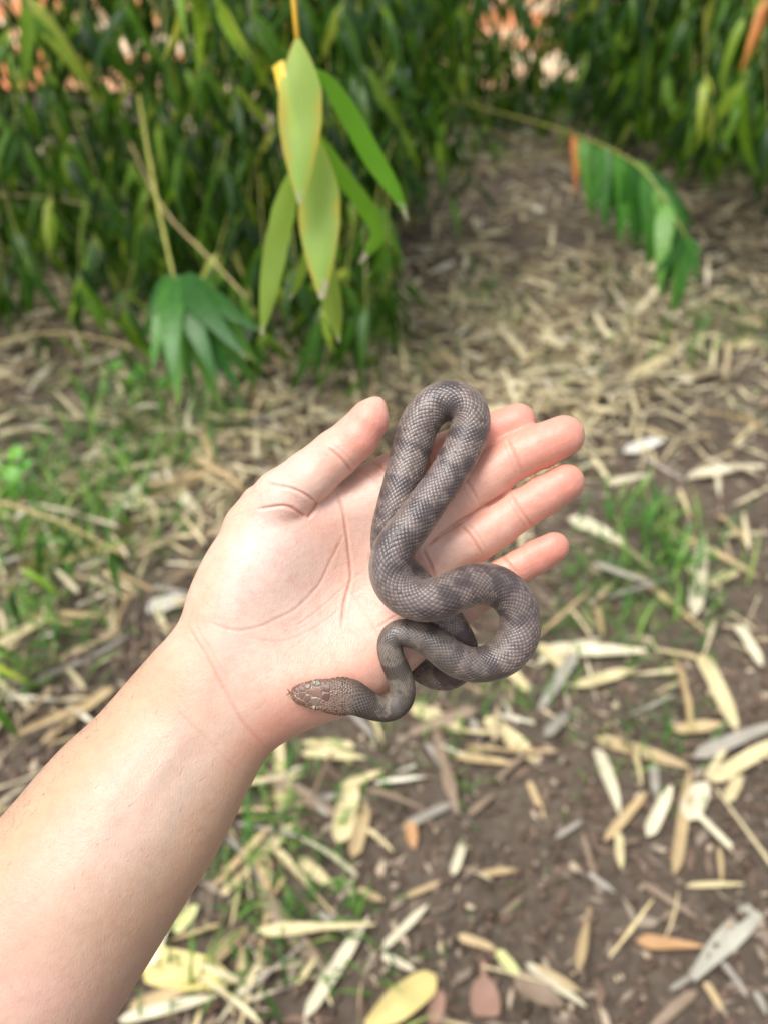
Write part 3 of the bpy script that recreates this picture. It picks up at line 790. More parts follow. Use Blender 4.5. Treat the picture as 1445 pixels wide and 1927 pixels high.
# crumbs of soil, bark and leaf on the bare ground
CR_STOPS = [(0.0, tuple(lin(82, 66, 56))), (0.4, tuple(lin(112, 92, 78))), (0.65, tuple(lin(122, 108, 94))), (0.88, tuple(lin(150, 136, 118))), (1.0, tuple(lin(186, 166, 140)))]
CRUMB = mat_leaf('crumb', CR_STOPS, rough=0.8, trans=0.0, spec=0.2, obj_random=False, vein=0.2)
V, Fc, U, Cs, k_ = [], [], [], [], 0
for i in range(12000):
    y = random.uniform(0.15, 3.4) if random.random() < 0.4 else random.uniform(0.2, 1.7); x = random.uniform(-1.0, 1.0) * (0.5 + 0.6 * y)
    if random.random() < 0.45:      # flake
        ln = random.triangular(0.008, 0.05, 0.015); wd = ln * random.uniform(0.12, 0.45)
        v = np.array([(-ln / 2, 0, 0), (-ln * .1, wd / 2, wd * .15), (ln / 2, 0, 0), (ln * .1, -wd / 2, wd * .1), (0, 0, wd * .35)]); f = np.array([(0, 4, 1, 1), (1, 4, 2, 2), (2, 4, 3, 3), (3, 4, 0, 0)])
    else:                            # crumb
        s_ = random.triangular(0.002, 0.011, 0.004)
        v = np.array([(1, 0, 0), (0, 1, 0), (-1, 0, 0), (0, -1, 0), (0, 0, .9), (0, 0, -.9)]) * s_ * np.array([random.uniform(.6, 1.3) for _ in range(3)]) + np.random.default_rng(i).normal(0, s_ * .18, (6, 3))
        f = np.array([(0, 1, 4, 4), (1, 2, 4, 4), (2, 3, 4, 4), (3, 0, 4, 4), (1, 0, 5, 5), (2, 1, 5, 5), (3, 2, 5, 5), (0, 3, 5, 5)])
    a = random.uniform(0, 6.28); R = np.array([[math.cos(a), -math.sin(a), 0], [math.sin(a), math.cos(a), 0], [0, 0, 1]])
    V.append(v @ R.T + np.array([x, y, gz(x, y) + 0.003])); Fc.append(f + k_); U.append(np.tile([0.3, 0.3], (len(v), 1))); Cs.append(np.full((len(v), 3), random.random() ** 1.4)); k_ += len(v)
tri = np.vstack(Fc)[:, :3]
tag(add('soil_crumbs', mesh_from('soil_crumbs', np.vstack(V), tri, uv=np.vstack(U), col=np.vstack(Cs), smooth=False), CRUMB), 'loose crumbs and flakes of soil and bark', 'soil crumbs', kind='stuff')

# grass
GR_STOPS = [(0.0, tuple(lin(50, 104, 36))), (0.5, tuple(lin(86, 142, 52))), (0.85, tuple(lin(124, 168, 70))), (1.0, tuple(lin(168, 178, 96)))]
GRASS = mat_leaf('grass', GR_STOPS, rough=0.4, trans=0.3, spec=0.4, obj_random=False)
V, Fc, U, Cs, k_ = [], [], [], [], 0
GP = [blade_geo(1.0, random.uniform(0.045, 0.085), nseg=4, across=1, fold=0, droop=random.uniform(0.3, 1.5)) for _ in range(8)]
def tuft(px_, py_, n, spread, hgt):
    global k_
    c = G(px_, py_)
    for _ in range(n):
        x = c[0] + random.gauss(0, spread); y = c[1] + random.gauss(0, spread)
        v, f, uv = random.choice(GP); f = np.array(f)
        a = random.uniform(0, 6.28)
        d = np.array([math.cos(a) * random.uniform(0.2, 1.1), math.sin(a) * random.uniform(0.2, 1.1), 1.0])
        B = basis(d, np.array([-d[0], -d[1], 0.9]))
        V.append((v * hgt * random.uniform(0.5, 1.25)) @ B.T + np.array([x, y, gz(x, y) - 0.002])); Fc.append(f + k_); U.append(uv)
        Cs.append(np.full((len(v), 3), random.random())); k_ += len(v)
for t in ((1210, 980, 60, .07, .11), (1235, 1040, 80, .08, .12), (1220, 1110, 80, .08, .09), (1160, 1150, 60, .07, .07), (1090, 1090, 40, .06, .06), (1260, 1150, 40, .07, .07), (1060, 1180, 40, .06, .07), (1320, 620, 90, .14, .11),
          (1400, 600, 80, .14, .11), (1240, 640, 60, .12, .09), (1060, 700, 30, .08, .08), (940, 560, 40, .12, .12), (910, 600, 30, .1, .1), (760, 650, 40, .1, .12), (1400, 780, 25, .05, .06), (1180, 1250, 30, .05, .06), (1010, 1310, 30, .06, .06),
          (880, 1320, 40, .07, .06), (570, 1480, 40, .06, .07), (480, 1530, 50, .06, .08), (530, 1600, 40, .06, .07), (560, 1700, 40, .05, .07), (480, 1780, 40, .06, .07), (540, 1770, 25, .05, .06), (330, 1880, 25, .05, .05), (700, 1790, 20, .04, .06),
          (1180, 1390, 40, .06, .06), (1260, 1420, 30, .05, .06), (840, 1430, 25, .05, .06), (850, 225, 40, .18, .22), (960, 235, 40, .2, .2), (900, 300, 30, .15, .18), (1010, 260, 30, .15, .2), (790, 360, 30, .12, .18), (1150, 520, 30, .1, .1), (120, 880, 60, .08, .13), (60, 960, 60, .08, .12), (150, 1030, 60, .08, .11), (380, 780, 40, .08, .12), (200, 760, 50, .09, .15), (100, 1210, 50, .07, .1), (30, 1290, 40, .06, .1), (240, 970, 50, .08, .1), (410, 830, 40, .07, .1), (300, 850, 60, .09, .13), (250, 900, 50, .08, .12), (180, 960, 40, .08, .1), (220, 820, 40, .08, .14), (60, 1060, 40, .07, .09), (110, 1120, 35, .06, .08),
          (330, 1000, 30, .07, .08), (180, 1190, 30, .06, .07), (50, 1180, 30, .06, .08), (280, 1060, 25, .06, .07), (20, 940, 30, .06, .09), (360, 860, 30, .07, .1), (640, 1480, 20, .05, .05), (720, 1400, 25, .05, .05), (930, 1700, 8, .05, .04), (1150, 1490, 14, .04, .04), (1100, 880, 25, .07, .06), (1420, 1090, 20, .06, .05)):
    tuft(*t)
tag(add('grass', mesh_from('grass', np.vstack(V), np.vstack(Fc), uv=np.vstack(U), col=np.vstack(Cs)), GRASS), 'short green grass sprouting through the litter', 'grass', kind='stuff')

# low broad-leaved weed under the left clump and bamboo shoots at the left edge
WEED = mat_leaf('weed_leaf', [(0, tuple(lin(84, 160, 44))), (1, tuple(lin(132, 190, 62)))], rough=0.4, trans=0.35)
v, f, uv = blade_geo(1.0, 0.72, nseg=8, across=4, fold=0.15, droop=0.5, prof=lambda t: max(0.06, math.sqrt(max(0, 1 - (2 * t - 0.92) ** 2)) if t < 0.96 else 0.06))
WL = mesh_from('weed_leaf', v, f, uv=uv); WL.materials.append(WEED)
def weed(px_, py_, spots, lab):
    g = G(px_, py_)
    o = add('weed', None, loc=g); tag(o, lab, 'weed')
    for (x, y, s_) in spots:
        dgd = (g - CAM) @ FWD - 0.05
        p = W(x, y, dgd); p[2] = max(p[2], g[2] + 0.03)
        Cc = catmull(np.array([np.zeros(3), (p - g) * 0.5 + np.array([0, 0, 0.015]), p - g]), 6)
        vv, ff = tube(Cc, np.linspace(0.0016, 0.0008, 6), 5)
        st = add('stalk', mesh_from('stalk', vv, ff), TWIG, o)
        put_leaf(WL, st, g, p, np.array([random.uniform(-1, 1), random.uniform(-1, 0.2), -0.15]), np.array([0, -0.5, 0.9]), s_)
weed(275, 735, [(232, 685, .05), (275, 690, .06), (295, 715, .05), (300, 660, .045), (262, 655, .04), (285, 765, .05), (320, 690, .045), (250, 720, .045)], 'bright green round leaved weed below the drooping bamboo spray')
weed(15, 915, [(10, 880, .06), (45, 850, .05), (-10, 905, .06), (30, 905, .05), (60, 872, .045)], 'bright green weed beside the dark soil patch')
bS2 = G(60, 1090)
PS2 = plant('bamboo_shoot', bS2, 'young leafy bamboo shoot growing through the litter by the wrist', 'bamboo')
for (x1, y1, x2, y2, d) in ((205, 1040, 228, 1132, 1.14), (150, 1005, 100, 1075, 1.15), (60, 965, 20, 1050, 1.18), (110, 990, 160, 1060, 1.15), (20, 950, -40, 1010, 1.2), (190, 1030, 250, 1015, 1.12), (80, 990, 70, 1100, 1.12), (130, 1020, 60, 1010, 1.1), (40, 1070, 120, 1120, 1.08), (20, 1110, 40, 1190, 1.05)):
    a, e = W(x1, y1, d), W(x2, y2, d)
    Cc = catmull(np.array([np.zeros(3), (a - bS2) * 0.6 + np.array([0, 0, .02]), a - bS2]), 8); vv, ff = tube(Cc, np.linspace(0.002, 0.001, 8), 5)
    st = add('stem', mesh_from('stem', vv, ff), TWIG, PS2)
    put_leaf(random.choice(LEAF_PROTO), st, bS2, a, e - a, np.array([0.2, -0.5, 1.0]), np.linalg.norm(e - a) * 1.1)
bS = G(-60, 1330)
PS = plant('bamboo_shoot', bS, 'low leafy bamboo shoot rising beside the forearm', 'bamboo')
for (x1, y1, x2, y2, d) in ((-40, 1200, 40, 1240, .95), (-40, 1240, 60, 1285, .96), (-30, 1300, 48, 1410, .92), (-40, 1330, 30, 1370, .95), (-60, 1180, 20, 1190, .97)):
    a, e = W(x1, y1, d), W(x2, y2, d)
    Cc = catmull(np.array([np.zeros(3), (a - bS) * 0.6 + np.array([0, 0, .02]), a - bS]), 8); vv, ff = tube(Cc, np.linspace(0.002, 0.001, 8), 5)
    st = add('stem', mesh_from('stem', vv, ff), TWIG, PS)
    put_leaf(random.choice(LEAF_PROTO), st, bS, a, e - a, np.array([0.2, -0.5, 1.0]), np.linalg.norm(e - a))
# ------------------------------------------------------------------ the arm and open hand
def smin(a, b, k):
    h = np.clip(0.5 + 0.5 * (b - a) / k, 0, 1)
    return b * (1 - h) + a * h - k * h * (1 - h)

def poly_dist(px, py, poly):
    """signed distance, positive inside"""
    d2 = np.full(px.shape, 1e18)
    inside = np.zeros(px.shape, dtype=bool)
    n = len(poly)
    for i in range(n):
        x0, y0 = poly[i]; x1, y1 = poly[(i + 1) % n]
        ex, ey = x1 - x0, y1 - y0
        t = np.clip(((px - x0) * ex + (py - y0) * ey) / (ex * ex + ey * ey + 1e-9), 0, 1)
        d2 = np.minimum(d2, (px - x0 - t * ex) ** 2 + (py - y0 - t * ey) ** 2)
        c = ((y0 > py) != (y1 > py))
        xs = ex * (py - y0) / (ey if abs(ey) > 1e-9 else 1e-9) + x0
        inside ^= c & (px < xs)
    d = np.sqrt(d2)
    return np.where(inside, d, -d)

def line_dist(px, py, pts):
    d2 = np.full(px.shape, 1e18); tt = np.zeros(px.shape)
    L = np.r_[0, np.cumsum(np.linalg.norm(np.diff(pts, axis=0), axis=1))]
    for i in range(len(pts) - 1):
        x0, y0 = pts[i]; ex, ey = pts[i + 1] - pts[i]
        l2 = ex * ex + ey * ey + 1e-9
        t = np.clip(((px - x0) * ex + (py - y0) * ey) / l2, 0, 1)
        d = (px - x0 - t * ex) ** 2 + (py - y0 - t * ey) ** 2
        m = d < d2
        d2[m] = d[m]; tt[m] = ((L[i] + t * math.sqrt(l2)) / L[-1])[m]
    return np.sqrt(d2), tt

def surface_nets(Fd, org, h):
    ins = Fd < 0
    nx, ny, nz = Fd.shape
    cnt = np.zeros((nx - 1, ny - 1, nz - 1), dtype=np.int8)
    for a in (0, 1):
        for b in (0, 1):
            for c in (0, 1):
                cnt += ins[a:nx - 1 + a, b:ny - 1 + b, c:nz - 1 + c]
    act = (cnt > 0) & (cnt < 8)
    I, J, K = np.nonzero(act)
    vid = np.full(act.shape, -1, dtype=np.int32); vid[I, J, K] = np.arange(len(I))
    acc = np.zeros((len(I), 3)); num = np.zeros(len(I))
    corners = [(a, b, c) for a in (0, 1) for b in (0, 1) for c in (0, 1)]
    for p in corners:
        for ax in range(3):
            if p[ax]:
                continue
            q = list(p); q[ax] = 1
            fa = Fd[I + p[0], J + p[1], K + p[2]]; fb = Fd[I + q[0], J + q[1], K + q[2]]
            m = (fa < 0) != (fb < 0)
            t = fa[m] / (fa[m] - fb[m])
            pt = np.tile(np.array(p, float), (m.sum(), 1)); pt[:, ax] += t
            acc[m] += pt; num[m] += 1
    V = acc / num[:, None] + np.stack([I, J, K], 1)
    V = V * h + np.array(org)
    quads = []
    for ax in range(3):
        sl0 = [slice(1, n - 1) for n in (nx, ny, nz)]; sl1 = [slice(1, n - 1) for n in (nx, ny, nz)]
        sl0[ax] = slice(0, (nx, ny, nz)[ax] - 1); sl1[ax] = slice(1, (nx, ny, nz)[ax])
        a = ins[tuple(sl0)]; b = ins[tuple(sl1)]
        off = [1, 1, 1]; off[ax] = 0
        u, v = [(1, 2), (2, 0), (0, 1)][ax]
        for flip in (False, True):
            g = np.stack(np.nonzero((a & ~b) if not flip else (~a & b)), 1) + np.array(off)
            cs = []
            for du, dv in ((-1, -1), (0, -1), (0, 0), (-1, 0)):
                c = g.copy(); c[:, u] += du; c[:, v] += dv
                cs.append(vid[c[:, 0], c[:, 1], c[:, 2]])
            q = np.stack(cs, 1)
            if flip:
                q = q[:, ::-1]
            quads.append(q)
    return V, np.vstack(quads)

ARM_AX = np.array([-0.63, 0.777])
def wc_of(px, py):
    """how far (photo pixels at D0) the arm's mid-surface stands towards the lens"""
    t = (px - 430) * ARM_AX[0] + (py - 1300) * ARM_AX[1]
    fore = 0.13 * np.where(t > 60, t - 60 + 0.0, 0.0) * sstep(60, 260, t)
    fing = 14 * sstep(380, 800, -t)
    return fore + fing

FINGERS = {   # px, py, omega, radius
 'index':  [(700, 915, -6, 46), (800, 868, -12, 42), (845, 849, -14, 38.5), (890, 830, -18, 39), (932, 811, -16, 37), (974, 792, -12, 33.5)],
 'middle': [(760, 998, 0, 47), (867, 930, 8, 45.5), (915, 898, 12, 43), (967, 862, 14, 42.5), (1015, 840, 18, 42), (1061, 820, 22, 39)],
 'ring':   [(790, 1070, 2, 45), (898, 1014, 8, 42), (938, 988, 10, 40), (977, 960, 11, 38.5), (1022, 933, 15, 38.5), (1066, 907, 20, 34.5)],
 'pinky':  [(840, 1150, -2, 42), (922, 1101, 0, 38), (950, 1083, 2, 34.5), (975, 1068, 4, 33), (1008, 1049, 8, 33), (1042, 1030, 12, 29.5)],
}
THUMB = [(480, 1000, 12, 62), (534, 938, 32, 57), (582, 898, 48, 50), (632, 854, 56, 46), (670, 823, 62, 43.5), (696, 788, 66, 37.5), (707, 766, 66, 21)]
OUTLINE = [(340, 1163), (357, 1108), (384, 1050), (413, 1003), (447, 948), (475, 915), (540, 915), (610, 908), (668, 896), (734, 862), (775, 870),
           (810, 935), (838, 1000), (856, 1060), (878, 1110), (903, 1140), (877, 1179), (842, 1208), (808, 1234), (777, 1262), (740, 1296), (700, 1325),
           (640, 1352), (565, 1381), (511, 1417), (478, 1469), (448, 1529), (399, 1623), (324, 1743), (269, 1832), (214, 1925),
           (110, 2090), (-20, 2270), (-150, 2390), (-300, 2400), (-440, 2280), (-470, 2120), (-330, 1880), (-160, 1700), (0, 1538), (100, 1424), (189, 1339), (279, 1237), (318, 1195)]

def closed_smooth(P, per=6):
    P = np.array(P, float); n = len(P); out = []
    for i in range(n):
        p0, p1, p2, p3 = P[i - 1], P[i], P[(i + 1) % n], P[(i + 2) % n]
        for t in np.linspace(0, 1, per, endpoint=False):
            out.append(0.5 * (2 * p1 + (p2 - p0) * t + (2 * p0 - 5 * p1 + 4 * p2 - p3) * t * t + (3 * p1 - p0 - 3 * p2 + p3) * t ** 3))
    return np.array(out)

def gauss(px, py, x, y, sx, sy=None, ang=0.0):
    sy = sy or sx
    c, s = math.cos(ang), math.sin(ang)
    u = (px - x) * c + (py - y) * s; v = -(px - x) * s + (py - y) * c
    return np.exp(-0.5 * ((u / sx) ** 2 + (v / sy) ** 2))

def build_hand():
    h = 4.0
    xs = np.arange(-520, 1140, h); ys = np.arange(712, 2440, h); ws = np.arange(-200, 208, h)
    X2, Y2 = np.meshgrid(xs, ys, indexing='ij')
    di = poly_dist(X2, Y2, closed_smooth(OUTLINE))
    t = (X2 - 430) * ARM_AX[0] + (Y2 - 1300) * ARM_AX[1]
    a_w = sstep(-260, 10, t); a_f = sstep(0, 520, t)
    R = 78 + (128 - 78) * a_w + (200 - 128) * a_f
    H = 50 + (84 - 50) * a_w + (140 - 84) * a_f
    b = (34 * gauss(X2, Y2, 480, 1065, 105, 75, math.radians(-58))        # ball of the thumb
         + 20 * gauss(X2, Y2, 640, 1255, 120, 70, math.radians(-35))      # heel under the little finger
         - 30 * gauss(X2, Y2, 668, 1090, 95, 62, math.radians(-55))       # hollow of the palm
         + 9 * gauss(X2, Y2, 690, 925, 40) + 8 * gauss(X2, Y2, 755, 1005, 40)
         + 8 * gauss(X2, Y2, 795, 1075, 40) + 8 * gauss(X2, Y2, 840, 1130, 40)
         - 8 * gauss(X2, Y2, 420, 1300, 130, 26, math.radians(52)) )
    # two tendons that lift the skin of the wrist a little
    for (x0, y0, x1, y1, amp, sg) in ((410, 1300, 230, 1560, 5, 16), (370, 1310, 170, 1540, 3, 20)):
        d, tt = line_dist(X2, Y2, np.array([(x0, y0), (x1, y1)], float))
        b += amp * np.exp(-0.5 * (d / sg) ** 2) * np.sin(np.pi * np.clip(tt, 0, 1))
    g = np.maximum(1 - di / R, 0) ** 2
    mn = np.minimum(R, H)
    Fd = np.empty((len(xs), len(ys), len(ws)), dtype=np.float32)
    for k, w in enumerate(ws):
        ww = w - b * sstep(-0.4, 0.6, w / H)
        Fd[:, :, k] = (np.sqrt((ww / H) ** 2 + g) - 1) * mn
    def chain(pts, k, flat):
        P = np.array(pts, float)
        lo = P[:, :3].min(0) - 95; hi = P[:, :3].max(0) + 95
        i0, i1 = np.searchsorted(xs, lo[0]), np.searchsorted(xs, hi[0])
        j0, j1 = np.searchsorted(ys, lo[1]), np.searchsorted(ys, hi[1])
        k0, k1 = np.searchsorted(ws, lo[2]), np.searchsorted(ws, hi[2])
        gx, gy, gw = np.meshgrid(xs[i0:i1], ys[j0:j1], ws[k0:k1], indexing='ij')
        D = None
        for q in range(len(P) - 1):
            a, c = P[q], P[q + 1]
            e = c[:3] - a[:3]
            vx, vy, vw = gx - a[0], gy - a[1], gw - a[2]
            tt = np.clip((vx * e[0] + vy * e[1] + vw * e[2]) / (e @ e), 0, 1)
            d = np.sqrt((vx - tt * e[0]) ** 2 + (vy - tt * e[1]) ** 2 + ((vw - tt * e[2]) / flat) ** 2) - (a[3] + tt * (c[3] - a[3]))
            D = d if D is None else smin(D, d, k)
        return D.astype(np.float32), (slice(i0, i1), slice(j0, j1), slice(k0, k1))
    fing = np.full(Fd.shape, 500, dtype=np.float32)
    for nm, pts in FINGERS.items():
        D, sl = chain(pts, 5, 0.93)
        fing[sl] = smin(fing[sl], D, 1.0)
    Fd = smin(Fd, fing, 16.0).astype(np.float32)
    D, sl = chain(THUMB, 7, 0.92)
    Fd[sl] = smin(Fd[sl], D, 5.5)
    # soften the voxel field a little
    for ax in range(3):
        Fd = (np.roll(Fd, 1, ax) + 2 * Fd + np.roll(Fd, -1, ax)) * 0.25
    return surface_nets(Fd, (xs[0], ys[0], ws[0]), h)

HV, HQ = build_hand()

def to_world(V):
    w = V[:, 2] + wc_of(V[:, 0], V[:, 1])
    return W_arr(V[:, 0], V[:, 1], D0 - w * S0)

def subdivide(V, Q):
    """one Catmull-Clark step, numpy"""
    n = len(V); nq = len(Q)
    fc = V[Q].mean(1)
    e = np.stack([Q, np.roll(Q, -1, 1)], 2).reshape(-1, 2)
    es = np.sort(e, 1)
    key = es[:, 0].astype(np.int64) * n + es[:, 1]
    uk, inv, cnt = np.unique(key, return_inverse=True, return_counts=True)
    ue = np.stack([uk // n, uk % n], 1)
    fsum = np.zeros((len(uk), 3)); np.add.at(fsum, inv, np.repeat(fc, 4, 0))
    mid = (V[ue[:, 0]] + V[ue[:, 1]]) / 2
    ep = np.where((cnt == 2)[:, None], (V[ue[:, 0]] + V[ue[:, 1]] + fsum) / 4, mid)
    val = np.bincount(ue.ravel(), minlength=n).astype(float)[:, None]
    fn = np.bincount(Q.ravel(), minlength=n).astype(float)[:, None]
    Fa = np.zeros((n, 3)); np.add.at(Fa, Q.ravel(), np.repeat(fc, 4, 0)); Fa /= np.maximum(fn, 1)
    Ea = np.zeros((n, 3)); np.add.at(Ea, ue[:, 0], mid); np.add.at(Ea, ue[:, 1], mid); Ea /= np.maximum(val, 1)
    nv = (Fa + 2 * Ea + (val - 3) * V) / np.maximum(val, 3)
    Vn = np.vstack([nv, ep, fc])
    ei = (inv.reshape(nq, 4) + n)
    fi = np.arange(nq) + n + len(uk)
    qs = [np.stack([Q[:, k], ei[:, k], fi, ei[:, k - 1]], 1) for k in range(4)]
    return Vn, np.vstack(qs)

def vnormals(V, Q):
    fnm = np.cross(V[Q[:, 2]] - V[Q[:, 0]], V[Q[:, 3]] - V[Q[:, 1]])
    nn = np.zeros_like(V)
    for k in range(4):
        np.add.at(nn, Q[:, k], fnm)
    return nn / (np.linalg.norm(nn, axis=1)[:, None] + 1e-12)

# relax, then refine
for _ in range(3):
    nsum = np.zeros_like(HV); cn = np.zeros(len(HV))
    for k in range(4):
        np.add.at(nsum, HQ[:, k], HV[HQ[:, k - 1]]); np.add.at(cn, HQ[:, k], 1)
    HV = HV * 0.6 + 0.4 * nsum / np.maximum(cn, 1)[:, None]
HV, HQ = subdivide(HV, HQ)
HN = vnormals(HV, HQ)
if (HN[:, 2] * np.sign(HV[:, 2])).sum() < 0:
    HQ = HQ[:, ::-1].copy(); HN = -HN
front = sstep(0.05, 0.4, HN[:, 2])

CREASES = [  # points, half width, depth, redness
 ([(634, 926), (648, 971), (655, 1021), (661, 1073), (658, 1099), (649, 1137), (643, 1180)], 2.6, 3.4, 0.7),
 ([(650, 1000), (631, 1038), (602, 1096), (567, 1137), (514, 1169), (456, 1186), (413, 1178), (380, 1160)], 3.0, 2.8, 0.5),
 ([(688, 1070), (660, 1093), (616, 1134), (555, 1183)], 1.9, 1.6, 0.4),
 ([(660, 1110), (690, 1160), (712, 1195), (720, 1230)], 2.6, 1.6, 0.35),
 ([(470, 1200), (540, 1205), (610, 1170), (650, 1135)], 2.2, 1.2, 0.45),
 ([(690, 1060), (720, 1010), (740, 965), (735, 920)], 2.6, 2.4, 0.5),
 ([(700, 1190), (760, 1150), (830, 1120), (880, 1110)], 2.6, 2.0, 0.4),
 ([(503, 908), (561, 924), (597, 946)], 2.6, 3.6, 0.8),
 ([(486, 958), (538, 953), (580, 975)], 2.6, 4.0, 0.8),
 ([(598, 944), (590, 960), (580, 975)], 3.0, 4.5, 1.2),
 ([(430, 975), (470, 960), (520, 955)], 1.8, 1.2, 0.3),
 ([(617, 843), (640, 862), (665, 889)], 2.4, 3.0, 0.8),
 ([(624, 836), (648, 852), (672, 878)], 1.8, 1.5, 0.5),
 ([(349, 1172), (389, 1235), (424, 1299), (463, 1364), (513, 1416)], 3.0, 3.6, 0.55),
 ([(366, 1172), (400, 1228), (437, 1290)], 1.8, 1.4, 0.3),
 ([(330, 1335), (394, 1394), (443, 1444), (482, 1462)], 3.2, 1.9, 0.3),
 ([(954, 824), (968, 852), (983, 890)], 2.3, 2.6, 0.75), ([(946, 832), (958, 862), (972, 896)], 1.6, 1.2, 0.4),
 ([(862, 892), (884, 915), (899, 942)], 2.4, 2.6, 0.7), ([(850, 898), (872, 922), (888, 950)], 1.9, 1.8, 0.5),
 ([(960, 928), (976, 955), (1003, 993)], 2.3, 2.6, 0.75), ([(953, 936), (970, 965), (992, 998)], 1.6, 1.2, 0.4),
 ([(866, 988), (886, 1010), (907, 1044)], 2.4, 2.6, 0.75), ([(876, 980), (897, 1004), (916, 1036)], 1.9, 1.8, 0.5),
 ([(795, 1034), (808, 1060), (821, 1090)], 2.6, 3.4, 0.9),
 ([(944, 1045), (958, 1062), (974, 1080)], 2.2, 2.4, 0.7),
 ([(905, 1082), (918, 1100), (934, 1128)], 2.2, 2.2, 0.6),
 ([(880, 808), (890, 832), (902, 860)], 2.2, 2.4, 0.6), ([(790, 835), (802, 862), (815, 895)], 2.2, 2.4, 0.6),
 ([(700, 868), (722, 882), (742, 905)], 2.2, 2.2, 0.7), ([(676, 886), (700, 900), (722, 925)], 1.8, 1.4, 0.4),
 ([(797, 1030), (857, 987), (924, 946), (960, 924)], 3.0, 4.0, 1.0),
]
rc = random.Random(3)
for _ in range(64):      # fine lines of the palm and finger skin
    x, y = rc.uniform(470, 760), rc.uniform(990, 1340)
    a = rc.choice((-0.9, 0.35, -0.6, 1.2)) + rc.uniform(-0.35, 0.35); l = rc.uniform(18, 60); b_ = rc.uniform(-7, 7)
    CREASES.append(([(x, y), (x + math.cos(a) * l / 2 - math.sin(a) * b_, y + math.sin(a) * l / 2 + math.cos(a) * b_), (x + math.cos(a) * l, y + math.sin(a) * l)], 1.7, rc.uniform(0.3, 0.8), rc.uniform(0.08, 0.22)))
disp = np.zeros(len(HV)); red = np.zeros(len(HV))
wob = 2.2 * (vnoise(HV[:, 0] / 26, HV[:, 1] / 26, HV[:, 2] * 0) - 0.5)
for pts, sg, dep, rd in CREASES:
    P = catmull(np.array(pts, float), 40)
    m = (np.abs(HV[:, 0] - P[:, 0].mean()) < np.ptp(P[:, 0]) / 2 + 25) & (np.abs(HV[:, 1] - P[:, 1].mean()) < np.ptp(P[:, 1]) / 2 + 25) & (front > 0)
    d, tt = line_dist(HV[m, 0] + wob[m], HV[m, 1] + wob[m], P)
    fade = sstep(0, 0.12, tt) * sstep(0, 0.12, 1 - tt) * 0.75 + 0.25
    sg = sg * 0.72
    pr = np.exp(-0.5 * (d / sg) ** 2) * fade * front[m]
    dep = dep * (0.72 if rd >= 0.65 else 0.32)
    disp[m] -= dep * pr - 0.16 * dep * np.exp(-0.5 * ((d - 3.2 * sg) / (1.6 * sg)) ** 2) * fade * front[m]
    red[m] = np.maximum(red[m], rd * np.exp(-0.5 * (d / (sg * 1.15)) ** 2) * fade * front[m])
# soft unevenness of flesh
disp += 2.0 * (vnoise(HV[:, 0] / 90, HV[:, 1] / 90, HV[:, 2] / 90) - 0.5) + 0.25 * (vnoise(HV[:, 0] / 20, HV[:, 1] / 20, HV[:, 2] / 20) - 0.5)
HV = HV + HN * disp[:, None]

# skin colour: where the hand itself is rosier, paler or veined
px, py = HV[:, 0], HV[:, 1]
colr = np.tile(lin(235, 202, 183), (len(HV), 1))
tt_arm = (px - 430) * ARM_AX[0] + (py - 1300) * ARM_AX[1]
k = sstep(-70, 60, tt_arm)[:, None]
colr = colr * (1 - k) + lin(208, 172, 145) * k
ROSE, PALE, SALM = lin(240, 150, 129), lin(238, 212, 199), lin(240, 180, 157)
def paint(x, y, sx, sy, ang, c, a):
    global colr
    g = (a * gauss(px, py, x, y, sx, sy, math.radians(ang)))[:, None]
    colr = colr * (1 - g) + c * g
for f in FINGERS.values():
    for (x, y, o_, r_) in f[2:]:
        paint(x, y, 46, 46, 0, SALM, 0.45)
    x, y = f[-1][:2]; paint(x, y, 34, 34, 0, ROSE, 0.72)
    x, y = f[1][:2]; paint(x, y, 30, 24, -30, SALM, 0.45)
for (x, y, a) in ((1005, 848, .35), (1015, 935, .35), (1000, 1055, .5), (930, 800, .6), (830, 850, .55)):
    paint(x, y, 40, 28, -30, ROSE, a)
for (x, y, o_, r_) in THUMB[3:5]:
    paint(x, y, 50, 40, -40, SALM, 0.5)
paint(705, 800, 34, 44, -40, ROSE, 0.7); paint(690, 850, 22, 36, -40, ROSE, 0.35)
paint(560, 965, 40, 22, 20, ROSE, 0.45); paint(590, 985, 26, 26, 0, SALM, 0.5)
paint(470, 1060, 105, 70, -58, PALE, 0.85); paint(620, 1150, 60, 50, 0, PALE, 0.45)
paint(570, 1290, 110, 60, -35, SALM, 0.65); paint(540, 1360, 80, 28, -28, ROSE, 0.5); paint(690, 1265, 60, 40, -30, ROSE, 0.3); paint(590, 1265, 70, 40, -30, lin(244, 196, 172), 0.4)
paint(690, 1150, 40, 60, -20, SALM, 0.6); paint(770, 1080, 50, 60, -30, SALM, 0.5); paint(640, 1010, 18, 50, 0, SALM, 0.35)
paint(380, 1120, 24, 90, 25, lin(222, 184, 146), 0.6); paint(430, 980, 24, 60, 35, lin(222, 184, 146), 0.5)
paint(330, 1480, 34, 200, 38, lin(214, 197, 180), 0.55); paint(200, 1560, 50, 220, 42, lin(234, 198, 178), 0.6)
paint(60, 1880, 120, 60, 0, lin(235, 192, 180), 0.45)
paint(420, 1560, 34, 200, 35, lin(224, 186, 152), 0.4); paint(100, 1500, 30, 260, 44, lin(215, 178, 140), 0.55)
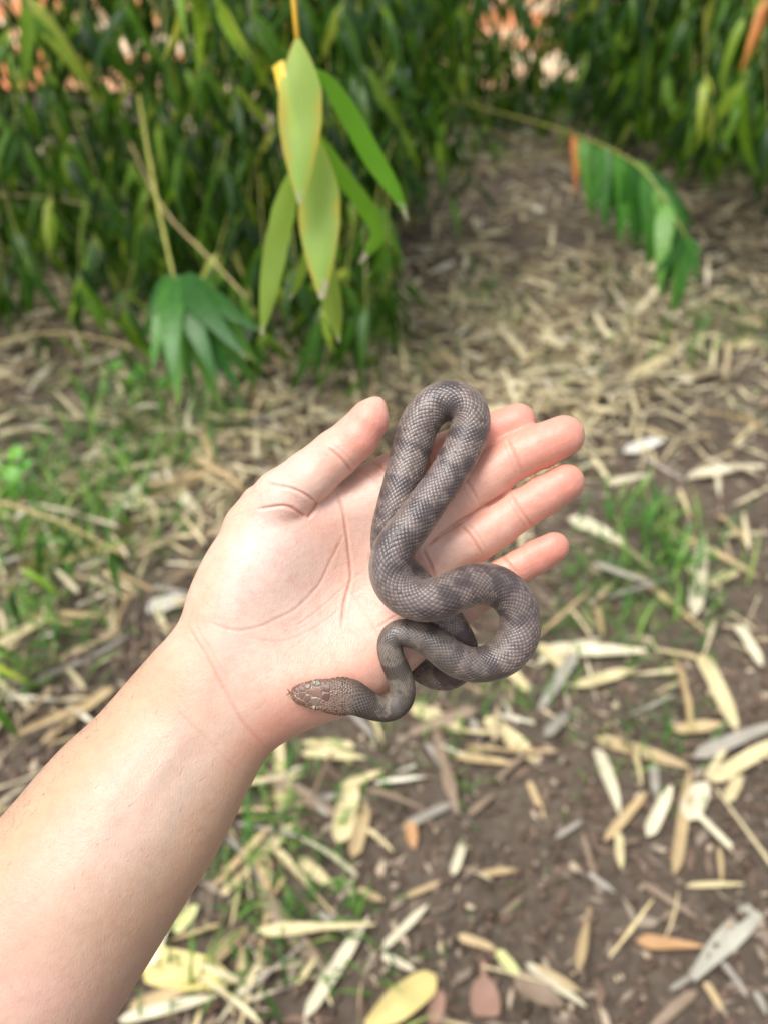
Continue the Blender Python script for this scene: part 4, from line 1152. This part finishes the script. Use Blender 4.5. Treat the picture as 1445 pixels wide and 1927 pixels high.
# veins under the wrist
for pts, sg, a in (([(345, 1290), (352, 1340), (330, 1400), (300, 1460), (230, 1540), (160, 1640)], 9, .34), ([(300, 1380), (240, 1450), (190, 1500)], 7, .2),
                   ([(390, 1420), (340, 1500), (310, 1600), (250, 1720)], 10, .18)):
    d, tt = line_dist(px, py, catmull(np.array(pts, float), 40))
    g = (a * np.exp(-0.5 * (d / sg) ** 2) * sstep(0, .2, tt) * sstep(0, .25, 1 - tt))[:, None] * front[:, None]
    colr = colr * (1 - g) + lin(176, 172, 160) * g
mott = 0.5 * vnoise(px / 17, py / 17, HV[:, 2] / 17) + 0.5 * vnoise(px / 7, py / 7, HV[:, 2] / 7)
palm_m = (1 - k[:, 0]) * 0.20 + 0.06
g = (palm_m * sstep(0.45, 0.8, mott))[:, None]
colr = colr * (1 - g) + lin(232, 168, 148) * g
g = (0.35 * palm_m * sstep(0.55, 0.2, mott))[:, None]
colr = colr * (1 - g) + PALE * g
back = (1 - sstep(-0.5, 0.1, HN[:, 2]))[:, None]
colr = colr * (1 - back) + lin(216, 172, 138) * back
colr = colr * (1 - 0.42 * red[:, None]) + lin(206, 122, 98) * 0.42 * red[:, None]

colr = colr * np.array([0.80, 0.78, 0.775])
SKIN = mat_skin()
hand_me = mesh_from('arm_and_hand', to_world(HV), HQ, col=colr)
hand = add('person', hand_me, SKIN)
tag(hand, 'bare forearm and open upturned palm of a person holding the snake', 'person')

# finger nails: a curved plate let into the far side of each tip
NAIL = mat_plain('nail', lin(244, 222, 208), rough=0.28, var=0.05, scale=200.0, bump=0.05)
def nail(tip, prev, r, roll=0.0, vmax=0.80):
    a = np.array(prev[:3], float); c = np.array(tip[:3], float)
    ax = (c - a) / np.linalg.norm(c - a)
    back = np.array([0, 0, -1.0]); back -= ax * (back @ ax); back /= np.linalg.norm(back)
    sd_ = np.cross(ax, back)
    bk = back * math.cos(roll) + sd_ * math.sin(roll); sd2 = np.cross(ax, bk)
    vs, fs, nu, nv = [], [], 9, 9
    for lay in (0.0, -1.6):
        for j in range(nv):
            v = j / (nv - 1)
            l = -0.85 * r + v * (vmax + 0.85) * r
            wid = 0.72 * (1 - 0.35 * max(0, v - 0.7) / 0.3) * (0.8 + 0.2 * min(1, v * 5))
            for i in range(nu):
                th = (i / (nu - 1) - 0.5) * 2 * wid
                rr = (r + 0.9 + lay) * (1 - (0.34 if vmax > 0.86 else 0.42) * v ** 4 - 0.10 * max(0, 0.25 - v) * 4)
                vs.append(c + ax * l + (bk * math.cos(th) * 0.93 + sd2 * math.sin(th)) * rr)
    o = nu * nv
    for j in range(nv - 1):
        for i in range(nu - 1):
            q = [j * nu + i, j * nu + i + 1, (j + 1) * nu + i + 1, (j + 1) * nu + i]
            fs.append(q); fs.append([o + k_ for k_ in q[::-1]])
    for i in range(nu - 1):
        fs.append([i + 1, i, o + i, o + i + 1]); e = (nv - 1) * nu
        fs.append([e + i, e + i + 1, o + e + i + 1, o + e + i])
    for j in range(nv - 1):
        fs.append([j * nu, (j + 1) * nu, o + (j + 1) * nu, o + j * nu])
        fs.append([(j + 1) * nu + nu - 1, j * nu + nu - 1, o + j * nu + nu - 1, o + (j + 1) * nu + nu - 1])
    add('fingernail', mesh_from('fingernail', to_world(np.array(vs)), fs), NAIL, hand)
for f in FINGERS.values():
    nail(f[-1], f[-2], f[-1][3])
nail((694, 790, 64), (660, 830, 60), 37.0, roll=math.radians(-66), vmax=0.98)

# fine hairs of the forearm
HAIR = mat_plain('hair', lin(74, 54, 38), rough=0.5, var=0.2, scale=50.0)
Wd = to_world(HV); Wn = vnormals(Wd, HQ)
t_arm = (HV[:, 0] - 430) * ARM_AX[0] + (HV[:, 1] - 1300) * ARM_AX[1]
side = (HV[:, 0] - 430) * 0.777 + (HV[:, 1] - 1300) * 0.63
cand = np.nonzero((t_arm > 60) & (t_arm < 760) & (HN[:, 2] < 0.75) & (HN[:, 2] > -0.3) & (side < 0))[0]
cand2 = np.nonzero((t_arm > 90) & (t_arm < 700) & (HN[:, 2] > 0.3))[0]
pick = np.r_[rng.choice(cand, 420, replace=False), rng.choice(cand2, 160, replace=False)]
arm_w = Wd[np.argmax(t_arm)] - Wd[np.argmin(np.abs(t_arm) + np.abs(side))]; arm_w /= np.linalg.norm(arm_w)
vs, fs = [], []
for q in pick:
    nrm = Wn[q]; l = rng.uniform(0.003, 0.0075) * (0.6 if q in cand2 else 1.0)
    dr = nrm * rng.uniform(0.25, 0.6) + arm_w * rng.uniform(-0.9, -0.2) + rng.normal(0, 0.25, 3); dr /= np.linalg.norm(dr)
    p0 = Wd[q] - nrm * 0.0002; p2 = p0 + dr * l - nrm * l * 0.12; p1 = p0 + dr * l * 0.5 + nrm * l * 0.06
    v_, f_ = tube(np.array([p0, p1, p2]), (0.000035, 0.00003, 0.00001), 3)
    fs += [[i + len(vs) for i in f] for f in f_]; vs += list(v_)
tag(add('hair', mesh_from('hair', vs, fs), HAIR, hand), kind='stuff')
# ------------------------------------------------------------------ the snake
# px, py, lift towards the lens (photo pixels at D0), half width in photo pixels
SNAKE = [
 (547.5, 1304.5, 97, 2), (551, 1304.5, 97, 9.5), (557, 1305, 97, 14.5), (566, 1306, 98, 18.5), (584, 1306.5, 99, 23.5), (605, 1306.5, 99, 27), (621, 1309, 98, 31), (640, 1310, 96, 34),
 (660, 1312, 92, 32.5), (678, 1319, 86, 28.5), (697, 1328, 78, 25), (716, 1334, 70, 23), (736, 1333, 64, 23.5), (752, 1321, 61, 24), (758, 1300, 62, 23.5),
 (750, 1268, 67, 24), (736, 1236, 78, 23), (733, 1210, 80, 23.5), (745, 1193, 79, 24.5), (769, 1191, 80, 26.5), (797, 1198, 83, 29.5),
 (824, 1216, 86, 31), (852, 1238, 87, 32), (882, 1250, 86, 31.5), (914, 1249, 80, 33), (949, 1234, 74, 36), (974, 1199, 70, 38.5), (978, 1160, 70, 37.5),
 (964, 1126, 73, 37.5), (936, 1104, 80, 38.5), (902, 1098, 94, 38.5), (864, 1109, 118, 39), (822, 1127, 138, 40), (786, 1129, 142, 39.5), (753, 1112, 140, 39.5),
 (735, 1084, 139, 39), (735, 1052, 138, 38.5), (751, 1018, 135, 37.5), (775, 988, 128, 36.5), (803, 948, 114, 35), (834, 906, 98, 34.5), (862, 860, 84, 35), (882, 815, 74, 36),
 (884, 781, 70, 36.5), (868, 760, 67, 37), (842, 754, 65, 37), (816, 764, 64, 37), (795, 787, 64, 36), (781, 820, 64, 36), (770, 860, 66, 36), (757, 906, 74, 35),
 (744, 955, 77, 35), (732, 1004, 74, 34), (735, 1044, 70, 33), (759, 1077, 74, 32), (795, 1110, 80, 30), (827, 1145, 78, 28.5), (850, 1177, 64, 27.5), (868, 1208, 40, 27),
 (873, 1238, 16, 27), (860, 1262, -6, 27), (832, 1273, -32, 26), (800, 1264, -58, 24), (768, 1244, -80, 22), (730, 1222, -92, 19), (690, 1200, -94, 15), (650, 1172, -92, 10), (615, 1145, -90, 5), (590, 1122, -90, 1.5)]

def build_snake():
    S = np.array(SNAKE, float)
    cen = catmull(S, None)
    d = D0 - cen[:, 2] * S0
    cx = (cen[:, 0] - CX) / F * d; cy = (CY - cen[:, 1]) / F * d; cz = -d
    P3 = np.stack([cx, cy, cz], 1)
    Ln = np.r_[0, np.cumsum(np.linalg.norm(np.diff(P3, axis=0), axis=1))]
    head_end = Ln[np.argmin(np.abs(cen[:, 0] - 668) + np.abs(cen[:, 1] - 1315))]
    s = np.r_[np.linspace(0, head_end, 130, endpoint=False), np.linspace(head_end, Ln[-1], 1480)]
    P = np.stack([np.interp(s, Ln, P3[:, j]) for j in range(3)], 1)
    pxy = np.stack([np.interp(s, Ln, cen[:, j]) for j in range(2)], 1)
    # smooth the trace slightly
    r = np.interp(s, Ln, cen[:, 3] * d / F)
    kern = np.hanning(31); kern /= kern.sum()
    nb = 130
    for arr in (P[:, 0], P[:, 1], P[:, 2], r):
        q = np.convolve(np.pad(arr, 15, mode='edge'), kern, 'valid')
        blend = sstep(nb, nb + 40, np.arange(len(arr))) * sstep(0, 20, len(arr) - 1 - np.arange(len(arr)))
        arr[:] = arr * (1 - blend) + q * blend
    T = np.gradient(P, axis=0); T /= np.linalg.norm(T, axis=1)[:, None]
    zc = np.array([0.0, 0.12, 1.0])
    Dv = zc[None] - T * (T @ zc)[:, None]; Dv /= np.linalg.norm(Dv, axis=1)[:, None]
    # a little roll of the back along the body
    roll = 0.30 * np.sin(s * 42 + 0.6) * sstep(head_end * 1.2, head_end * 2.5, s)
    Sd = np.cross(T, Dv)
    Dr = Dv * np.cos(roll)[:, None] + Sd * np.sin(roll)[:, None]
    Sr = np.cross(T, Dr)
    nA = 216
    th = np.linspace(-math.pi, math.pi, nA, endpoint=False)
    n = len(s)
    headness = 1 - sstep(head_end * 0.72, head_end * 1.15, s)
    TH, _ = np.meshgrid(th, s)
    flat_t = 0.94 - 0.36 * headness; flat_b = 0.88 - 0.38 * headness
    ct, st = np.cos(TH), np.sin(TH)
    fl = np.where(ct > 0, flat_t[:, None], flat_b[:, None])
    # head: flatter crown (superellipse)
    e = 1 - 0.22 * headness[:, None]
    ox = np.sign(st) * np.abs(st) ** e; oz = np.sign(ct) * np.abs(ct) ** e * fl
    # lattice of scales
    Ncol = 26
    Lr = 2 * math.pi * np.maximum(r, 0.0012) / Ncol * 1.12
    B = np.r_[0, np.cumsum(np.diff(s) / ((Lr[1:] + Lr[:-1]) / 2))]
    A = (TH / (2 * math.pi)) * Ncol
    Bm = np.repeat(B[:, None], nA, 1)
    wobA = 0.12 * (vnoise(A * 0.7 + 50, Bm * 0.7, A * 0) - 0.5); wobB = 0.12 * (vnoise(A * 0.7 + 90, Bm * 0.7 + 7, A * 0) - 0.5)
    u = A + wobA + Bm + wobB; v = A + wobA - Bm - wobB
    fu, fv = u - np.floor(u), v - np.floor(v)
    iu, iv = np.floor(u), np.floor(v)
    # wrap ids around the belly: not visible, ids may differ there
    e_ = np.minimum(np.minimum(fu, 1 - fu), np.minimum(fv, 1 - fv))
    bl = (fu - fv) / 2                         # -0.5 head end .. 0.5 tail end of a scale
    hgt = sstep(0.0, 0.26, e_) * (0.86 + 0.30 * bl)
    rnd = hash3(iu + 4000, iv + 9000, iu * 0); rnd2 = hash3(iu + 777, iv + 333, iu * 0 + 5)
    Ac = ((iu + iv + 1) / 2); Bc = ((iu - iv) / 2)
    tc = Ac / Ncol * 2 * math.pi
    # pattern (per scale)
    sm = np.interp(Bc, B, s)
    blot = 0.55 * vnoise(Ac * 0.24 + 3, Bc * 0.46 + 11, Ac * 0) + 0.30 * vnoise(Ac * 0.6 + 30, Bc * 0.8 + 1, Ac * 0) + 0.15 * rnd
    bandn = vnoise(Ac * 0.16 + 20, Bc * 0.40 + 77, Ac * 0)
    dark = sstep(0.48, 0.62, 0.62 * blot + 0.38 * bandn)
    dark = np.maximum(dark, 0.75 * (rnd2 > 0.93))
    fk0 = 1 - sstep(head_end * 2.0, head_end * 5.5, s)
    dark = np.maximum(dark, fk0[:, None] * sstep(0.50, 0.58, vnoise(Ac * 0.22 + 61, Bc * 0.22 + 13, Ac * 0)))
    light_c, mid_c, dark_c = lin(160, 145, 132), lin(128, 113, 107), lin(56, 46, 50)
    base = mid_c[None, None] * (1 - rnd[..., None]) + light_c[None, None] * rnd[..., None]
    base = base * (1 - dark[..., None] * 0.76) + dark_c * dark[..., None] * 0.76
    blu = (0.35 * vnoise(Ac * 0.12 + 9, Bc * 0.12 + 5, Ac * 0))[..., None]
    base = base * (1 - blu) + lin(98, 94, 100) * blu * (1 - 0.55 * dark[..., None]) + base * blu * 0.55 * dark[..., None]
    front_k = 1 - sstep(head_end * 2.0, head_end * 5.5, s)          # towards the neck the skin between scales is paler
    edge_c = lin(74, 65, 62) * (1 - front_k[:, None, None]) + lin(172, 162, 142) * front_k[:, None, None]
    ek = (1 - sstep(0.04, 0.19, e_))[..., None] * (0.74 + 0.12 * front_k[:, None, None])
    # on the crown of the back the seams are dark, down the flanks pale
    flank = sstep(0.9, 1.7, np.abs(tc))[..., None]
    seam = edge_c * (1 - flank) + lin(178, 166, 150) * flank
    dorsal_dark = (1 - sstep(0.2, 0.9, np.abs(tc)))[..., None] * (1 - front_k[:, None, None]) * 0.7
    seam = seam * (1 - dorsal_dark) + lin(66, 57, 57) * dorsal_dark
    base = base * (1 - 0.52 * front_k[:, None, None])
    seam = seam * (1 - 0.5 * dark[..., None] * front_k[:, None, None])
    col = base * (1 - ek) + seam * ek
    fl2 = (sstep(1.25, 2.1, np.abs(tc)) * 0.7)[..., None]
    col = col * (1 - fl2) + lin(196, 180, 160) * fl2
    relief = 0.00027 * hgt * np.minimum(1, r / 0.006)[:, None]
    # head plates: seeds in photo pixels (zoom 5.16 of the head)
    seeds, wts = [], []
    def sd_(x, y, w=0.0):
        seeds.append((520 + x / 5.16, 1240 + y / 5.16)); wts.append(w)
    for x, y, w in ((158, 334, 0), (182, 300, 0), (180, 368, 0), (205, 312, -4), (206, 350, -4), (250, 296, 8), (250, 350, 8), (222, 262, 0), (218, 405, 0), (300, 262, 10), (298, 384, 10),
                    (316, 318, -8), (272, 232, 0), (262, 425, 0), (330, 225, 0), (322, 432, 0), (396, 318, 42), (396, 250, 18), (388, 396, 18), (488, 284, 20), (484, 366, 20), (448, 325, -6),
                    (350, 352, -10), (352, 286, -10)):
        sd_(x, y, w)
    rs = np.random.default_rng(5)
    for i, x in enumerate(range(440, 800, 25)):
        for y in range(150, 560, 25):
            yy = y + (12.5 if i % 2 else 0)
            if x < 530 and 245 < yy < 410:
                continue
            sd_(x + rs.uniform(-8, 8), yy + rs.uniform(-8, 8), rs.uniform(-14, -4))
    for x in range(180, 440, 38):
        sd_(x + rs.uniform(-4, 4), 205 - (x < 330) * -20 - 0.1 * (x - 180), -4); sd_(x + rs.uniform(-4, 4), 452 + 0.14 * (x - 180), -4)
    seeds = np.array(seeds); wts = np.array(wts) / 5.16 * 1.0
    # positions
    def surface(extra):
        rr = r[:, None] + extra
        return P[:, None, :] + (Dr[:, None, :] * oz[..., None] + Sr[:, None, :] * ox[..., None]) * rr[..., None]
    V0 = surface(0.0)
    nh = 150
    vx = V0[:nh, :, 0] / -V0[:nh, :, 2] * F + CX; vy = CY - V0[:nh, :, 1] / -V0[:nh, :, 2] * F
    # plates follow the skin down the cheeks: measure along the surface
    late = (pxy[:nh, 1][:, None] + (vy - pxy[:nh, 1][:, None]) * (1 + 0.25 * sstep(0.7, 1.5, np.abs(TH[:nh]))))
    dd = np.sqrt((vx[..., None] - seeds[:, 0]) ** 2 + (late[..., None] - seeds[:, 1]) ** 2) - wts
    srt = np.sort(dd, axis=-1); ids = np.argmin(dd, axis=-1)
    ed = srt[..., 1] - srt[..., 0]
    hk = (1 - sstep(640, 672, pxy[:nh, 0]))[:, None]
    plate = sstep(0.0, 2.6, ed)
    prn = hash3(ids + 17, ids * 3, ids * 0)
    seed_x = seeds[ids, 0]
    big = (wts[ids] > 0.5)
    pc = lin(110, 80, 68)[None, None] * (1 - prn[..., None]) + lin(138, 108, 93)[None, None] * prn[..., None]
    soc = ((seed_x > 590) & (seed_x < 600) & big & (wts[ids] < 6))[..., None]
    pc = np.where(soc, lin(122, 120, 104)[None, None] * 0.6 + pc * 0.4, pc)
    par = ((seed_x > 610) & big)[..., None]
    pc = np.where(par, lin(104, 68, 60)[None, None], pc)
    seamc = lin(156, 143, 125)[None, None] * np.ones_like(pc)
    back_k = sstep(612, 632, seed_x)[..., None]
    dk = ((prn > 0.55)[..., None] * back_k)
    pc = pc * (1 - 0.10 * back_k); pc = pc * (1 - 0.6 * dk) + lin(70, 48, 42) * 0.6 * dk
    # dark bar across the nape and a dark stripe behind the eye
    bar = sstep(7, 2, np.abs(seed_x - 645 - 0.10 * np.abs(seeds[ids, 1] - 1309)))[..., None] * sstep(4, 10, np.abs(seeds[ids, 1] - 1310))[..., None]
    pc = pc * (1 - 0.8 * bar) + lin(58, 46, 44) * 0.8 * bar
    stripe = (sstep(1.15, 1.35, np.abs(TH[:nh])) * (1 - sstep(1.6, 1.8, np.abs(TH[:nh]))) * sstep(600, 608, vx))[..., None]
    pc = pc * (1 - 0.7 * stripe) + lin(52, 44, 42) * 0.7 * stripe
    sk = ((1 - plate) * 0.7)[..., None]
    hc = (pc * (1 - sk) + seamc * sk) * np.array([0.90, 0.83, 0.77])
    col[:nh] = col[:nh] * (1 - hk[..., None]) + hc * hk[..., None]
    amp = np.where(big, 0.00050, 0.00036)
    relief[:nh] = relief[:nh] * (1 - hk) + (amp * plate) * hk * np.minimum(1, r[:nh] / 0.003)[:, None]
    # brow ridges, nostrils, mouth line
    brow = np.exp(-0.5 * (((vx - 594) / 9) ** 2)) * np.exp(-0.5 * ((np.abs(TH[:nh]) - 1.02) / 0.22) ** 2) * 0.0006
    mouth = -0.00035 * np.exp(-0.5 * ((np.abs(TH[:nh]) - 1.86) / 0.035) ** 2) * (1 - sstep(625, 640, vx))
    relief[:nh] += brow + mouth
    V = surface(relief).reshape(-1, 3)
    idx = np.arange(n * nA).reshape(n, nA)
    a = idx[:-1]; b = idx[1:]
    Q = np.stack([a, np.roll(a, -1, 1), np.roll(b, -1, 1), b], -1).reshape(-1, 4)
    fr = dict(P=P, T=T, D=Dr, S=Sr, r=r, pxy=pxy, V=V0, TH=th)
    return V, Q, col.reshape(-1, 3), fr

def cam_to_world(V):
    V = np.atleast_2d(V)
    return CAM[None] + V[:, :1] * RIGHT + V[:, 1:2] * UP - V[:, 2:3] * FWD

SV, SQ, SC, SF = build_snake()
SC = SC * np.array([0.80, 0.77, 0.77])
fn = np.cross(SV[SQ[5000, 1]] - SV[SQ[5000, 0]], SV[SQ[5000, 3]] - SV[SQ[5000, 0]])
if fn @ (SV[SQ[5000, 0]] - SF['P'][5000 // 216]) < 0:
    SQ = SQ[:, ::-1].copy()
SNAKE_MAT = mat_attr('snake_scales', rough=0.34, spec=0.55, bump=0.15, scale=1500.0)
snake = add('snake', mesh_from('snake_body', cam_to_world(SV), SQ, col=SC), SNAKE_MAT)
tag(snake, 'slender grey brown young python coiled across the open palm', 'snake')

def mat_eye():
    m, nt, p = new_mat('snake_eye')
    L = nt.links
    tc = N(nt, 'ShaderNodeTexCoord'); sp = N(nt, 'ShaderNodeSeparateXYZ')
    L.new(tc.outputs['Generated'], sp.inputs[0])
    sb = N(nt, 'ShaderNodeMath', operation='SUBTRACT'); sb.inputs[1].default_value = 0.5
    L.new(sp.outputs[0], sb.inputs[0])
    ab = N(nt, 'ShaderNodeMath', operation='ABSOLUTE'); L.new(sb.outputs[0], ab.inputs[0])
    r = ramp(nt, [(0.05, (0.012, 0.010, 0.008)), (0.085, tuple(lin(146, 136, 104)))]); L.new(ab.outputs[0], r.inputs[0])
    L.new(r.outputs[0], p.inputs['Base Color'])
    p.inputs['Roughness'].default_value = 0.08
    p.inputs['Coat Weight'].default_value = 0.6
    return m
EYE = mat_eye()
def ellipsoid(c, ax, rad, nu=20, nv=12):
    vs, fs = [], []
    for j in range(nv + 1):
        ph = math.pi * j / nv
        for i in range(nu):
            t = 2 * math.pi * i / nu
            l = (rad[0] * math.sin(ph) * math.cos(t), rad[1] * math.sin(ph) * math.sin(t), rad[2] * math.cos(ph))
            vs.append(c + ax[0] * l[0] + ax[1] * l[1] + ax[2] * l[2])
    for j in range(nv):
        for i in range(nu):
            fs.append([j * nu + i, j * nu + (i + 1) % nu, (j + 1) * nu + (i + 1) % nu, (j + 1) * nu + i])
    return vs, fs
ring = int(np.argmin(np.abs(SF['pxy'][:150, 0] - 595)))
for sg in (-1, 1):
    ang = sg * 1.17
    col_i = int(np.argmin(np.abs(SF['TH'] - ang)))
    c = SF['V'].reshape(-1, 216, 3)[ring, col_i]
    outw = SF['S'][ring] * math.sin(ang) + SF['D'][ring] * math.cos(ang) * 0.75; outw /= np.linalg.norm(outw)
    tx = SF['T'][ring]; ty = np.cross(outw, tx)
    vs, fs = ellipsoid(c - outw * 0.00035, (tx, ty, outw), (0.00150, 0.00140, 0.00125))
    add('eye', mesh_from('eye', cam_to_world(np.array(vs)), fs), EYE, snake)
# forked tongue
TONGUE = mat_plain('tongue', lin(120, 62, 66), rough=0.35, var=0.15, scale=300.0, bump=0.1)
def tube(points, radii, nseg=6):
    P = np.asarray(points, float); T = np.gradient(P, axis=0); T /= np.linalg.norm(T, axis=1)[:, None] + 1e-12
    ref = np.array([0.31, 0.27, 0.91])
    vs, fs = [], []
    for p, t, r in zip(P, T, radii):
        a = np.cross(t, ref); a /= np.linalg.norm(a) + 1e-12; b = np.cross(t, a)
        for i in range(nseg):
            an = 2 * math.pi * i / nseg
            vs.append(p + (a * math.cos(an) + b * math.sin(an)) * r)
    for j in range(len(P) - 1):
        for i in range(nseg):
            fs.append([j * nseg + i, j * nseg + (i + 1) % nseg, (j + 1) * nseg + (i + 1) % nseg, (j + 1) * nseg + i])
    fs.append(list(range(nseg))[::-1]); fs.append([(len(P) - 1) * nseg + i for i in range(nseg)])
    return vs, fs
vs, fs = [], []
for ctrl, rr in (([(553, 1305, 94), (549, 1304, 93), (546, 1303.5, 92)], (0.00035, 0.0003)), ([(546.5, 1303.5, 92), (543.5, 1300, 92), (541.5, 1296, 92)], (0.00026, 0.00008)), ([(546.5, 1303.5, 92), (543, 1306, 92), (539, 1309, 91)], (0.00026, 0.00008))):
    C = catmull(np.array(ctrl, float), 8)
    wpts = np.array([W(x, y, D0 - w * S0) for x, y, w in C])
    v_, f_ = tube(wpts, np.linspace(rr[0], rr[1], 8))
    fs += [[i + len(vs) for i in f] for f in f_]; vs += list(v_)
add('tongue', mesh_from('tongue', vs, fs), TONGUE, snake)
# ------------------------------------------------------------------ the twig of yellowing leaves that hangs beside the hand
YEL, DEAD = tuple(lin(226, 212, 92)), tuple(lin(230, 218, 196))
HANG_A = mat_leaf('hanging_leaf_pale', [(0, tuple(lin(184, 222, 108))), (1, tuple(lin(200, 230, 128)))], rough=0.42, trans=0.7, edge=YEL, tip=DEAD, vein=0.1)
HANG_B = mat_leaf('hanging_leaf_green', [(0, tuple(lin(104, 170, 34))), (1, tuple(lin(136, 190, 48)))], rough=0.4, trans=0.7, tip=DEAD, vein=0.1)
HANG_C = mat_leaf('hanging_leaf_olive', [(0, tuple(lin(150, 184, 66))), (1, tuple(lin(166, 194, 78)))], rough=0.45, trans=0.7, tip=DEAD, vein=0.1)
STEM_Y = mat_plain('stem_yellow', lin(220, 172, 48), rough=0.45, var=0.15, scale=80.0)
HB = W(553, 0, 0.60)
top = [np.array([-0.2, 3.4, 1.3]), np.array([-0.2, 2.7, 2.1]), np.array([HB[0] - 0.10, HB[1] + 0.75, HB[2] + 0.75]), np.array([HB[0] - 0.05, HB[1] + 0.35, HB[2] + 0.55]), np.array([HB[0] - 0.01, HB[1] + 0.06, HB[2] + 0.20]), HB, W(556, 38, 0.595), W(560, 72, 0.59)]
o_base = np.array(top[0])
HT = add('bamboo_twig', None, loc=o_base)
tag(HT, 'hanging bamboo twig with yellow edged pale green leaves and orange stem', 'twig')
Cc = catmull(np.array(top), 70); v, f = tube(Cc - o_base, np.linspace(0.006, 0.0021, 70), 8)
add('stem', mesh_from('stem', v, f), STEM_Y, HT)
def hang_leaf(ctrl, width, mat, facing, prof=None, fold=0.12):
    """blade along pixels (px, py, depth)"""
    P = catmull(np.array([W(*c) for c in ctrl]), 22)
    T = np.gradient(P, axis=0); T /= np.linalg.norm(T, axis=1)[:, None]
    fc = np.asarray(facing, float)
    vs, uv, fs, ac = [], [], [], 6
    for j, (p, t) in enumerate(zip(P, T)):
        s_ = j / 21
        w = prof(s_) if prof else max(0.05, (min(1, s_ / 0.28) ** 0.65) * (1 - max(0, (s_ - 0.5) / 0.5) ** 2.2))
        view = CAM - p; view /= np.linalg.norm(view)
        fdir = RIGHT * fc[0] + UP * fc[1] + view * fc[2]
        z = fdir - t * (fdir @ t); z /= np.linalg.norm(z); y = np.cross(z, t)
        hw = width * ((p - CAM) @ FWD) / F / 2 * w
        for i in range(ac + 1):
            u = i / ac * 2 - 1
            vs.append(p + y * u * hw + z * (-abs(u) ** 1.5 * hw * fold + 0.06 * hw * math.sin(9 * s_ + 2 * u))); uv.append((i / ac, s_))
    k = ac + 1
    for j in range(21):
        for i in range(ac):
            fs.append([j * k + i, j * k + i + 1, (j + 1) * k + i + 1, (j + 1) * k + i])
    P0 = np.array(vs[0]); me = mesh_from('leaf', np.array(vs) - P0, fs, uv=uv); me.materials.append(mat)
    return add('leaf', me, None, HT, loc=P0 - o_base)
blunt = lambda s_: max(0.07, (min(1, s_ / 0.34) ** 0.75) * (1 - max(0, (s_ - 0.52) / 0.52) ** 1.5))
l1 = hang_leaf([(560, 68, .59), (566, 150, .58), (565, 260, .575), (566, 383, .58)], 82, HANG_A, (0.05, 0.1, 1), blunt)
l2 = hang_leaf([(592, 246, .60), (600, 330, .605), (602, 440, .605), (606, 563, .61)], 78, HANG_A, (0.0, 0.1, 1), blunt)
hang_leaf([(570, 130, .60), (612, 148, .61), (650, 200, .62), (700, 290, .63), (745, 362, .635), (767, 415, .64)], 46, HANG_B, (0.35, 0.5, 1))
hang_leaf([(562, 300, .62), (540, 370, .635), (515, 490, .645), (493, 630, .65)], 46, HANG_C, (-0.3, 0.1, 1))
hang_leaf([(592, 420, .635), (612, 500, .64), (628, 580, .64), (639, 645, .645)], 42, HANG_C, (0.3, 0, 1))
hang_leaf([(600, 250, .63), (640, 320, .65), (690, 390, .665), (712, 440, .67), (676, 497, .67)], 40, HANG_B, (0.5, 0.4, 1))
hang_leaf([(592, 430, .66), (575, 490, .67), (558, 540, .675), (545, 566, .68)], 18, HANG_C, (0, 0, 1))
hang_leaf([(545, 340, .66), (530, 380, .67), (508, 430, .675)], 16, HANG_C, (0, 0, 1))
tab = hang_leaf([(523, 118, .583), (532, 160, .579), (545, 215, .578), (556, 262, .577)], 26, mat_leaf('hanging_leaf_yellow', [(0, tuple(lin(222, 188, 44))), (1, tuple(lin(232, 204, 70)))], rough=0.42, trans=0.3, vein=0.1), (-0.3, 0.0, 1), lambda s_: 1 - 0.4 * s_)
# the thin petioles that carry the leaves
for a in ([(560, 70, .59), (575, 100, .595), (570, 132, .60)], [(560, 72, .592), (578, 170, .605), (592, 248, .60)], [(560, 72, .595), (575, 200, .63), (562, 302, .62)], [(575, 180, .612), (590, 330, .635), (592, 430, .66), (592, 422, .636)], [(576, 190, .615), (590, 230, .62), (600, 252, .63)]):
    Cc = catmull(np.array([W(*q) for q in a]), 10); v, f = tube(Cc - Cc[0], np.linspace(0.0014, 0.0009, 10), 6)
    add('petiole', mesh_from('petiole', v, f), STEM_Y, HT, loc=Cc[0] - o_base)
